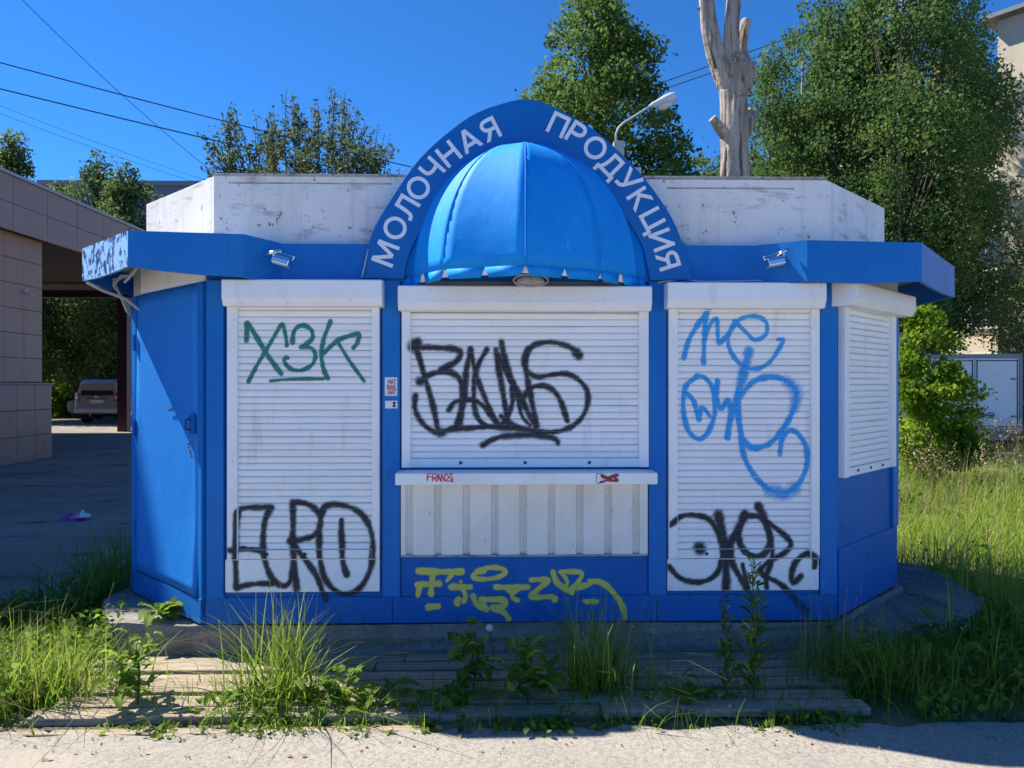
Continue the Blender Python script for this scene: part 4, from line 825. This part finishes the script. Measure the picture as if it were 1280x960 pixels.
# tree with long upright sprays left of the arch
def spray_tree(name, label, x, y, outline, nb, lm, bm_, seed, leaf):
    rg = np.random.default_rng(seed); e = empty(name, (x,y,-.05), label, 'tree'); b = MB(); pts = []; rn = []
    b.tube([(x,y,-.1),(x+.05,y,1.2),(x,y,2.6)], [.14,.12,.10], 8)
    for i in range(nb):
        px, py = outline[i % len(outline)]; k = rg.uniform(.62,1.0); tip = at(px+rg.normal()*9, 222+(py-222)*k+rg.normal()*4, y+rg.normal()*1.0)
        s_ = Vector((x+rg.normal()*.1, y+rg.normal()*.1, rg.uniform(1.6,2.7))); mid = s_.lerp(tip, .55); mid.x += (tip.x-s_.x)*.18; mid.z -= .05
        q = [s_, s_.lerp(mid,.5)+Vector((rg.normal()*.05,0,0)), mid, mid.lerp(tip,.5)+Vector((rg.normal()*.05,rg.normal()*.05,.05)), tip]; b.tube(q, [.045,.035,.022,.013,.004], 4, cap=False)
        def along(t): t *= 4; j = min(3, int(t)); return q[j].lerp(q[j+1], t-j)
        subs = [(q, .45)]
        for sk in range(6):
            o_ = along(rg.uniform(.4,.88)); en = o_+Vector((rg.normal()*.28, rg.normal()*.28, rg.uniform(.25,.65))); b.tube([o_, o_.lerp(en,.5)+Vector((.03,0,-.03)), en], [.012,.008,.003], 3, cap=False)
            m_ = 46; t = rg.uniform(.1,1,m_)[:,None]; pts.append(np.array(o_)*(1-t)+np.array(en)*t+rg.normal(size=(m_,3))*.055); rn.append(rg.normal(.5,.22,m_))
        m_ = 60; t = rg.uniform(.55,1,m_); pts.append(np.array([along(v) for v in t])+rg.normal(size=(m_,3))*.06); rn.append(rg.normal(.5,.22,m_))
    b.build('trunk', bm_, e); crown_mesh('crown', np.concatenate(pts), np.concatenate(rn), leaf, lm, e, rg, .5, .2)
spray_tree('spray_tree', 'airy tree with long upright leafy sprays above the left parapet', at(385,300,11.5).x, 11.5, [(275,160),(292,122),(310,170),(335,150),(352,105),(372,125),(395,150),(417,103),(432,135),(446,128),(470,140),(484,165),(495,210),(270,190),(330,120),(400,118),(455,175),(380,175)], 56, M['leaf_sprig'], M['bark'], 5, .085)
# right hand birches and bushes
GB = 'birches in front of the apartment houses'
def birch(label, px, Y, H, rad, seed, ncl=120, per=260, lo=.2, off=0, leaf=.085):
    tree('birch_tree', label, at(px,300,Y).x, Y, H, [(lo,rad*.7,0),(lo+.15,rad,off*.3),(.6,rad*.95,off*.6),(.8,rad*.62,off),(.93,rad*.3,off),(1.0,.12,off)], ncl, per, leaf, M['leaf_birch'], M['birch'], .15, .55, seed, GB, up=.5, squash=1.15)
birch('slim birch just right of the dead trunk', 966, 17.5, 11.2, 1.9, 31, 140, 250, .25, 0, .09)
birch('birch with a narrow top standing over the right end of the parapet', 1042, 17, 13.4, 1.9, 32, 190, 250, .22, .1, .09)
birch('tallest birch whose crown leaves the top of the picture', 1120, 15.5, 15.5, 2.3, 33, 290, 280, .24, .2, .085)
birch('broad drooping birch right beside the apartment house', 1170, 17.4, 14.5, 2.1, 34, 260, 280, .22, 0, .09)
birch('short birch above the right canopy', 1112, 17.0, 9.2, 1.85, 35, 150, 260, .26, 0, .09)
birch('darker birch in the second row behind the slim birch', 1003, 22.5, 15.2, 2.2, 37, 170, 250, .25, 0, .10)
birch('darker tall birch in the second row over the right parapet corner', 1078, 23.5, 18.5, 2.5, 38, 200, 250, .25, 0, .10)
birch('birch close against the apartment house at the picture edge', 1300, 19.5, 8.0, 1.4, 36, 90, 220, .2, 0)
tree('maple_bush', 'bright green young maple bush beside the right end of the kiosk', at(1166,500,7.4).x, 7.4, 2.85, [(.10,.45,-.1),(.3,.72,-.08),(.55,.70,-.08),(.8,.46,-.14),(1.0,.14,-.18)], 110, 170, .068, M['leaf_bush'], M['bark'], .05, .26, 41, None, up=.6, cat='bush', squash=.6)
tree('shrub', 'dark shrub behind the truck at the right edge', at(1300,500,16.5).x, 16.5, 2.6, [(.05,.8,0),(.5,1.0,0),(1.0,.3,0)], 40, 120, .10, M['leaf_far'], M['bark'], .06, .35, 42, None, cat='bush')
tree('shrub', 'dark undergrowth shrub left of the truck behind the maple bush', at(1110,500,18.5).x, 18.5, 3.4, [(.05,1.2,0),(.5,1.5,0),(1.0,.5,0)], 50, 120, .11, M['leaf_far'], M['bark'], .06, .45, 43, None, cat='bush')
# left hand trees over the shop roof and beyond the yard
GL = 'trees beyond the yard'
def far(label, px, Y, H, rad, seed, ncl=70, per=150, lo=.15, leaf=.15, lm='leaf_far', cl=.9):
    tree('yard_tree', label, at(px,300,Y).x, Y, H, [(lo,rad*.8,0),(lo+.2,rad,0),(.62,rad*.9,0),(.82,rad*.55,0),(1.0,.15,0)], ncl, per, leaf, M[lm], M['bark'], .2, cl, seed, GL, up=.3)
far('dark tree top over the shop roof at the left edge', 14, 30, 12.4, 2.0, 51, 120, 300)
far('pale feathery tree between the dark tree and the twin tops', 78, 36, 12.6, 2.4, 52, 90, 220)
far('slender left one of the twin tree tops over the shop roof', 122, 33, 12.8, 1.7, 53, 120, 300)
far('rounder right one of the twin tree tops over the shop roof', 163, 30, 11.6, 1.9, 54, 130, 300)
far('dark tree behind the bronze car', 70, 38, 8.2, 3.0, 55, 90, 170, .05, .24, cl=1.2)
far('dark tree behind the saloon car', 115, 40, 8.4, 3.0, 56, 90, 170, .05, .24, cl=1.2)
far('dark tree beside the dark red post', 160, 37, 8.0, 2.9, 57, 90, 170, .05, .24, cl=1.2)
far('dark tree beyond the left edge of the yard', 20, 39, 8.8, 3.2, 58, 90, 170, .05, .24, cl=1.2)
tree('yard_bush', 'sunlit yellow green bush behind the parked cars', at(88,500,33.5).x, 33.5, 2.3, [(.05,1.2,0),(.5,1.3,0),(1,.4,0)], 40, 90, .17, M['leaf_bush'], M['bark'], .06, .5, 61, None, cat='bush')
tree('yard_bush', 'sunlit low bush beyond the roof of the bronze car', at(150,500,36).x, 36, 2.5, [(.05,1.6,0),(.5,1.8,0),(1,.5,0)], 40, 90, .18, M['leaf_bush'], M['bark'], .06, .55, 62, None, cat='bush')

# dead trunk
DY = 6.2
dt = empty('dead_tree', (at(917,300,DY).x, DY, -.05), 'barkless dead tree trunk with sawn off limbs behind the parapet', 'tree')
def limb(name, pts, parent, jit=.075, k=30, seed=1, cut=False):
    P = [(at(x, y, DY+dy), w_/2*(DY-CAMY)/F) for x, y, w_, dy in pts]; r_ = random.Random(seed); vs = []; fs = []; dense = []
    for (a, ra), (c, rc) in zip(P, P[1:]):
        for s_ in range(9): dense.append((a.lerp(c, s_/9), ra+(rc-ra)*s_/9))
    dense.append(P[-1]); ph = [r_.uniform(0, 6.3) for _ in range(4)]
    for i, (p, rr) in enumerate(dense):
        d = (dense[min(i+1,len(dense)-1)][0]-dense[max(0,i-1)][0]).normalized(); a = Vector((0,-1,0)); a = (a-d*a.dot(d)).normalized(); c = d.cross(a)
        for j in range(k):
            t = 2*math.pi*j/k; q = rr*(1+jit*math.sin(3*t+ph[0]+i*.12)+jit*.6*math.sin(5*t+ph[1]-i*.2)+jit*.15*math.sin(i*.5+ph[2])+jit*.42*math.sin(11*t+ph[3]+i*.16)+jit*.22*r_.uniform(-1,1)*(k > 10)); vs.append(tuple(p+(a*math.cos(t)+c*math.sin(t))*q))
    for i in range(len(dense)-1): fs += [(i*k+j,i*k+(j+1)%k,(i+1)*k+(j+1)%k,(i+1)*k+j) for j in range(k)]
    fs += [tuple(range(k))[::-1], tuple(range((len(dense)-1)*k,len(dense)*k))]
    b = MB(); b.add(vs, fs); return b.build(name, M['deadwood'], parent, smooth=True)
limb('trunk', [(915,640,48,0),(917,400,44,0),(918,240,38,0),(918,200,33,0),(917,150,31,0),(918,110,36,0),(921,85,40,0),(922,72,30,0)], dt, seed=3)
limb('limb', [(914,118,24,0),(904,92,25,-.02),(893,65,23,-.03),(886,35,20,-.03),(883,0,18,-.03),(880,-60,15,0)], dt, seed=4)
limb('limb', [(918,100,24,-.05),(914,70,19,-.05),(914,35,17,-.05),(918,0,17,-.05),(920,-60,14,0)], dt, seed=5)
limb('limb', [(928,90,22,.1),(927,60,14,.12),(930,40,13,.12),(933,25,12,.12)], dt, seed=6)
limb('limb', [(930,110,18,.05),(937,90,16,.1),(938,78,12,.1)], dt, seed=7)
limb('limb', [(912,172,16,0),(900,160,13,-.1),(890,148,10,-.15)], dt, seed=8)
limb('limb', [(925,170,22,.1),(936,150,17,.15),(940,140,14,.2)], dt, seed=9)
limb('limb', [(917,84,12,-.12),(916,77,9,-.2),(919,72,8,-.25)], dt, seed=10)
limb('branch_stub', [(878,12,5,-.03),(872,9,4,-.03)], dt, seed=11)

for k_, pts_ in enumerate([[(933,222,9,-.02),(931,185,8,-.02),(930,150,7,-.03),(929,122,5,-.03)],[(926,222,5,-.16),(925,190,4,-.15),(926,160,3,-.14)],[(905,222,6,-.10),(907,200,4,-.10),(908,185,3,-.10)],[(894,85,4,-.14),(888,60,4,-.12),(884,40,3,-.1)],[(922,60,5,-.08),(921,30,5,-.1),(924,5,4,-.1)]]):
    bs_ = limb('bark_strip', pts_, dt, .25, 8, 30+k_); bs_.data.materials.clear(); bs_.data.materials.append(M['bark'])

# ---------------------------------------------------------------- grass and weeds
def blades(name, base, h, wid, lm, rg, parent=None, lean=.45, dirb=None, rbase=.45, seg=4, droop=1.0):
    n = len(base); an = rg.uniform(0, 2*math.pi, n) if dirb is None else dirb; ln = np.abs(rg.normal(0, lean, n))*h
    dx = np.cos(an)*ln; dy = np.sin(an)*ln; sx = -np.sin(an+rg.normal(0,.8,n)); sy = np.cos(an); V = []; hh = h*(.28+.85*rg.random(n)**.8); wid = wid*rg.uniform(.6,1.5,n)
    for k in range(seg+1):
        t = k/seg; w_ = wid*(1-t**1.6)*(.75+.5*t*(1-t)*2)/2; cx = base[:,0]+dx*t**1.8; cy = base[:,1]+dy*t**1.8; cz = base[:,2]+hh*(t-.30*droop*(ln/h)*t**3)
        if k < seg: V += [np.stack([cx-sx*w_, cy-sy*w_, cz], -1), np.stack([cx+sx*w_, cy+sy*w_, cz], -1)]
        else: V += [np.stack([cx-sx*.0006, cy-sy*.0006, cz], -1), np.stack([cx+sx*.0006, cy+sy*.0006, cz], -1)]
    V = np.stack(V, 1).reshape(-1,3); m = 2*(seg+1); o0 = (np.arange(n)*m)[:,None]
    Fq = np.concatenate([o0+np.array([2*k,2*k+1,2*k+3,2*k+2]) for k in range(seg)])
    rn = np.repeat(np.clip(rg.normal(rbase,.22,n),0,1), m); return npmesh(name, V, Fq, lm, parent, {'rnd': rn}, smooth=True)
def leafset(name, specs, lm, rg, parent, nl=7, nwd=4):
    """specs: (root, direction azimuth, length, width, rise, droop) broad leaves with a bent midrib"""
    V = []; Fq = []; rn = []; tmpl = [(j*(nwd+1)+i, j*(nwd+1)+i+1, (j+1)*(nwd+1)+i+1, (j+1)*(nwd+1)+i) for j in range(nl) for i in range(nwd)]
    for root, az, L, W, rise, droop in specs:
        o0 = len(V); d = np.array([math.cos(az), math.sin(az), 0]); s = np.array([-math.sin(az), math.cos(az), 0]); tw = rg.normal()*.35; r0 = rg.normal(.5,.2)
        for j in range(nl+1):
            t = j/nl; wd = W*.5*(math.sin(math.pi*min(1,t*.92+.06))**.75)*(1+.14*math.sin(t*19+r0*9)); ce = np.array(root)+d*L*t*(.9-.1*droop*t)+np.array([0,0,L*(rise*t-droop*t*t)])
            for i in range(nwd+1):
                u = 2*i/nwd-1; V.append(ce+s*wd*u+np.array([0,0,wd*(abs(u)*.45+tw*u)+.004*math.sin(t*23+u*4)])); rn.append(r0+.05*rg.normal())
        Fq += [tuple(o0+k for k in q) for q in tmpl]
    return npmesh(name, np.array(V), np.array(Fq), lm, parent, {'rnd': np.clip(rn,0,1)}, smooth=True)
def jit_base(p, sp, n, rg, z=-.05): return np.stack([p.x+rg.normal(0,sp,n), p.y+rg.normal(0,sp*.6,n), np.full(n,z)], -1)
gg = np.random.default_rng(77)
def tuft(name, label, px, py, h, n, sp, wid=.008, lm='grass', lean=.7, group='grass tufts by the planks', z=-.05, rb=.45, stems=0):
    p = gr(px, py, z); e = empty(name, p, label, 'grass tuft', group); tag(blades('blade_mass', jit_base(p, sp, n, gg, z), h, wid, M[lm], gg, e, lean, rbase=rb), kind='stuff')
    if stems: blades('dry_stem', jit_base(p, sp, stems, gg, z), h*1.15, .003, M['straw'], gg, e, .3, seg=5)
    return e
tuft('grass_tuft', 'tall bright grass tuft growing through the planks before the left shutter', 352, 884, .58, 230, .115, .0085, lean=.7, rb=.6)
tuft('grass_tuft', 'bright grass tuft below the right end of the sill', 748, 872, .56, 300, .10, .0075, lean=.65, rb=.6)
tuft('grass_tuft', 'small thin grass tuft before the middle of the road edge', 825, 880, .22, 90, .06, .005)
tuft('grass_tuft', 'dark grass tuft growing against the kiosk door corner', 115, 775, .62, 420, .17, .008, rb=.3)
tuft('grass_tuft', 'dark grass tuft on the shaded ground left of the kiosk', 150, 745, .60, 260, .13, .008, rb=.3)
tuft('grass_tuft', 'sunlit tangle of grass at the left edge of the picture', 20, 880, .40, 380, .24, .007, rb=.65, stems=20)
tuft('grass_tuft', 'sunlit leaning grass at the left end of the planks', 82, 868, .34, 300, .18, .007, rb=.65, stems=16)
tuft('grass_tuft', 'drooping dry grass before the right corner post of the kiosk', 1050, 850, .45, 240, .14, .006, rb=.5, stems=22)
tuft('grass_tuft', 'low grass in the shade right of the planks', 1120, 872, .36, 420, .22, .007, rb=.35, stems=8)
def weed(name, label, px, py, n, L, W, h=0., sp=.05, lm='weed', z=-.05, tiers=1, rise=.8, droop=.7, group='broad leaved weeds'):
    p = gr(px, py, z); e = empty(name, p, label, 'weed', group); specs = []; b = MB()
    for t in range(tiers):
        zz = z+h*(t+.3)/tiers; k = 1-.55*t/max(1,tiers)
        for i in range(n): specs.append(((p.x+gg.normal()*sp*.5, p.y+gg.normal()*sp*.4, zz+gg.uniform(0,h/tiers+.01)), gg.uniform(0,2*math.pi), L*k*gg.uniform(.65,1.2), W*k*gg.uniform(.7,1.2), rise*gg.uniform(.6,1.3), droop*gg.uniform(.6,1.3)))
    tag(leafset('leaf_mass', specs, M[lm], gg, e), kind='stuff')
    if h > .05: b.tube([(p.x,p.y,z-.02),(p.x+.01,p.y,z+h*.5),(p.x-.01,p.y,z+h*1.02)], [.007,.005,.002], 5); b.build('stem', M['bark'], e)
    return e
weed('leafy_weed', 'bushy bright green weed standing on the left planks', 172, 878, 9, .15, .055, .30, .10, tiers=5, z=0)
weed('leafy_weed', 'low sunlit weeds at the road edge beside the tall tuft', 300, 893, 16, .13, .045, .10, .22, tiers=2)
weed('leafy_weed', 'sunlit leafy weeds hanging over the road edge', 420, 892, 18, .16, .05, .16, .20, tiers=2)
weed('leafy_weed', 'small sunlit weeds right of the tall tuft', 472, 893, 12, .12, .04, .08, .15, tiers=2)
weed('burdock', 'round leaved burdock on the concrete beside the door', 202, 772, 8, .16, .09, .03, .05, z=.165, tiers=2)
weed('leafy_weed', 'small weed at the foot of the concrete below the door', 262, 812, 6, .09, .035, .14, .03, tiers=3, z=0)
weed('leafy_weed', 'dark large leaved weed on the planks below the yellow graffiti', 592, 862, 9, .19, .06, .30, .10, tiers=4, z=0)
weed('leafy_weed', 'dark weed beside the bright tuft below the sill', 660, 876, 12, .20, .055, .26, .12, tiers=4, z=0)
weed('leafy_weed', 'low dark weeds along the road edge below the yellow graffiti', 560, 888, 14, .14, .045, .08, .20, tiers=2)
weed('leafy_weed', 'low dark weeds at the road edge near the tall spiked weed', 880, 886, 14, .12, .035, .08, .22, tiers=2)
weed('tall_weed', 'tall narrow weed rising before the right shutter', 942, 872, 9, .11, .022, .66, .03, tiers=12, z=0, rise=1.2, droop=.6)
weed('tall_weed', 'shorter narrow weed left of the tall one before the right shutter', 908, 868, 7, .09, .02, .46, .025, tiers=9, z=0, rise=1.2, droop=.6)
weed('leafy_weed', 'weed in the shade at the right end of the planks', 1075, 872, 12, .13, .04, .24, .10, tiers=3)
weed('leafy_weed', 'big leaved weeds in the shade right of the concrete apron', 1180, 862, 9, .16, .055, .24, .22, tiers=3)
weed('leafy_weed', 'weeds in the shade at the right edge of the picture', 1258, 868, 9, .15, .05, .24, .22, tiers=3)
weed('leafy_weed', 'brownish weed between the left grass and the bushy weed', 128, 838, 8, .13, .04, .22, .08, tiers=3)
weed('sprout', 'tiny green sprout growing out of the sandy road', 578, 916, 5, .05, .02, .10, .01, tiers=3, z=-.04, group=None)
# dandelion clock
dp = at(612, 785, -.12); dn = empty('dandelion', (dp.x,-.12,0), 'white dandelion clock in front of the kiosk plinth', 'flower')
MB().tube([(dp.x+.03,-.14,-.02),(dp.x+.01,-.13,dp.z*.5),(dp.x,-.12,dp.z)], .003, 5).build('stem', M['leaf_bush'], dn)
MB().lathe([(.003,-.022),(.016,-.015),(.023,0),(.016,.015),(.003,.022)], 12, Matrix.Translation(dp)).build('seed_head', M['puff'], dn, smooth=True)
# uncountable ground cover
def scatter(n, rect, dens=None):
    x = gg.uniform(rect[0], rect[1], n); y = gg.uniform(rect[2], rect[3], n); m = dens(x, y) if dens else np.ones(n, bool); return np.stack([x, y, np.full(n,-.06)], -1)[m]
bs = scatter(26000, (2.2,20,-.8,26), lambda x, y: (x > 2.55+np.where(y < .3, -.1, np.where(y < 2.3, .75+.1*np.sin(y*9), .3))) & (gg.random(len(x)) < .35+2.2/(1+np.hypot(x,y+4.6)*.25)))
near = scatter(30000, (2.3,9,.0,9), lambda x, y: x > np.where(y < .35, 2.6+y*1.6, np.where(y < 2.2, 3.35, 2.95)))
def hts(p): return .42+.18*np.sin(p[:,0]*2.3)*np.sin(p[:,1]*1.9)+.05*np.sin(p[:,0]*7)
tag(blades('meadow_grass', np.concatenate([bs, near]), hts(np.concatenate([bs, near])), .008, M['grass_mead'], gg, None, .62, rbase=.45), 'tall wild meadow grass right of the kiosk', 'grass', kind='stuff')
st_ = np.concatenate([scatter(3800, (3.2,18,3.2,20)), scatter(900, (3.3,8,.8,6))]); tag(blades('dry_grass', st_, .72+.2*gg.random(len(st_)), .006, M['straw'], gg, None, .30), 'dry straw coloured grass stalks standing in the meadow', 'grass', kind='stuff')
hd_ = np.repeat(scatter(1500, (3.4,18,4.0,20)), 26, 0); k_ = np.tile(np.linspace(0,1,26), len(hd_)//26); hd_[:,2] += .55+.30*k_+np.repeat(gg.uniform(-.12,.15,len(hd_)//26),26); sp_ = (1-k_)*.045+.008; hd_[:,0] += gg.normal(size=len(hd_))*sp_+np.repeat(gg.normal(0,.06,len(hd_)//26),26)*k_*1.5; hd_[:,1] += gg.normal(size=len(hd_))*sp_
V_, F_ = leafquads(hd_, .028, gg, .45); tag(npmesh('seed_heads', V_, F_, M['straw'], None, {'rnd': np.repeat(gg.random(len(hd_)),4)}), 'pale feathery grass seed heads over the meadow', 'grass', kind='stuff')
lo = scatter(9000, (2.0,9,-.93,.6), lambda x, y: (x > 1.95+.25*np.sin(y*7)) & (x > 2.2+y*1.4)); tag(blades('verge_grass', lo, .20+.10*gg.random(len(lo)), .007, M['grass'], gg, None, .55, rbase=.35), 'short shaded verge grass at the lower right', 'grass', kind='stuff')
l2 = scatter(9000, (-6.5,-2.3,-.93,1.1), lambda x, y: (x < -2.35-.1*np.sin(y*8)) & (y < .95) & (gg.random(len(x)) < np.clip((-x-2.0)*.9,0,1))); tag(blades('verge_weeds', l2, .17+.14*gg.random(len(l2)), .008, M['grass'], gg, None, .6, rbase=.55), 'sunlit tangled verge grass at the lower left', 'grass', kind='stuff')
l3 = np.concatenate([jit_base(gr(px,py,-.05), sp, n, gg) for px, py, sp, n in [(300,893,.25,260),(380,893,.25,300),(470,893,.2,240),(600,890,.3,200),(700,888,.3,260),(850,886,.4,300),(980,885,.35,260),(240,890,.3,90)]]); l3 = l3[l3[:,1] > -1.04]; tag(blades('edge_grass', l3, .10+.10*gg.random(len(l3)), .006, M['grass'], gg, None, .6), 'low grass growing along the road edge before the planks', 'grass', kind='stuff')
def herb(name, label, n, rect, hmax, size, lm, dens=None):
    b0 = scatter(n, rect, dens); nb = len(b0); hgt = hmax*(.45+.55*(.5+.5*np.sin(b0[:,0]*5.1+1)*np.sin(b0[:,1]*6.3)))*gg.uniform(.5,1.1,nb)
    c_ = np.repeat(b0, 9, 0); t_ = gg.uniform(.1,1,len(c_)); c_[:,2] += np.repeat(hgt,9)*t_; c_[:,:2] += gg.normal(size=(len(c_),2))*.035
    V_, F_ = leafquads(c_, size, gg, .55, .25); return tag(npmesh(name, V_, F_, M[lm], None, {'rnd': np.repeat(np.clip(gg.normal(.5,.25,len(c_)),0,1),4)}), label, 'weeds', kind='stuff')
herb('herb_cover', 'mixed leafy weeds among the sunlit grass at the lower left', 2300, (-4.6,-2.2,-.95,.9), .30, .05, 'weed', lambda x, y: (x < -2.35+.1*np.sin(y*8)) & (gg.random(len(x)) < .8))
herb('herb_cover', 'mixed leafy weeds in the shade at the lower right', 1500, (1.95,6.0,-.95,1.0), .26, .045, 'weed', lambda x, y: (x > 2.2+np.maximum(0,y)*1.7+.12*np.sin(y*9)))
herb('herb_cover', 'creeping weeds along the road edge before the planks', 420, (-1.9,1.9,-1.02,-.86), .09, .035, 'weed', lambda x, y: gg.random(len(x)) < .9*np.maximum(0,np.sin(x*2.7+.6)*np.sin(x*7.1))+.12)
ls_ = scatter(420, (-5.2,-2.3,-.93,1.0), lambda x, y: x < -2.4); tag(blades('dry_grass', ls_, .30+.28*gg.random(len(ls_)), .005, M['straw'], gg, None, .8), 'dry bent straw stalks in the verge grass at the lower left', 'grass', kind='stuff')
herb('herb_cover', 'leafy wild plants mixed into the sunlit meadow', 1900, (2.9,9.5,1.2,11), .55, .05, 'weed', lambda x, y: (x > 3.3) & (gg.random(len(x)) < .5+.5*np.sin(x*1.9+y*1.3)))
# fallen debris on the right apron and road edge
cr_ = []
for i in range(60): p = gr(gg.uniform(1095,1210), gg.uniform(748,790), .13); cr_.append((p.x, p.y, .132))
for i in range(110): cr_.append((gg.uniform(-2.5,2.8), gg.uniform(-1.25,-.99), -.026))
V_, F_ = leafquads(np.array(cr_)+np.array([0,0,.004]), .022, gg, .6); tag(npmesh('debris', V_, F_, M['straw'], None, {'rnd': gg.random(len(V_))}), 'scattered pale scraps and dead leaves on the ground', 'debris', kind='stuff')
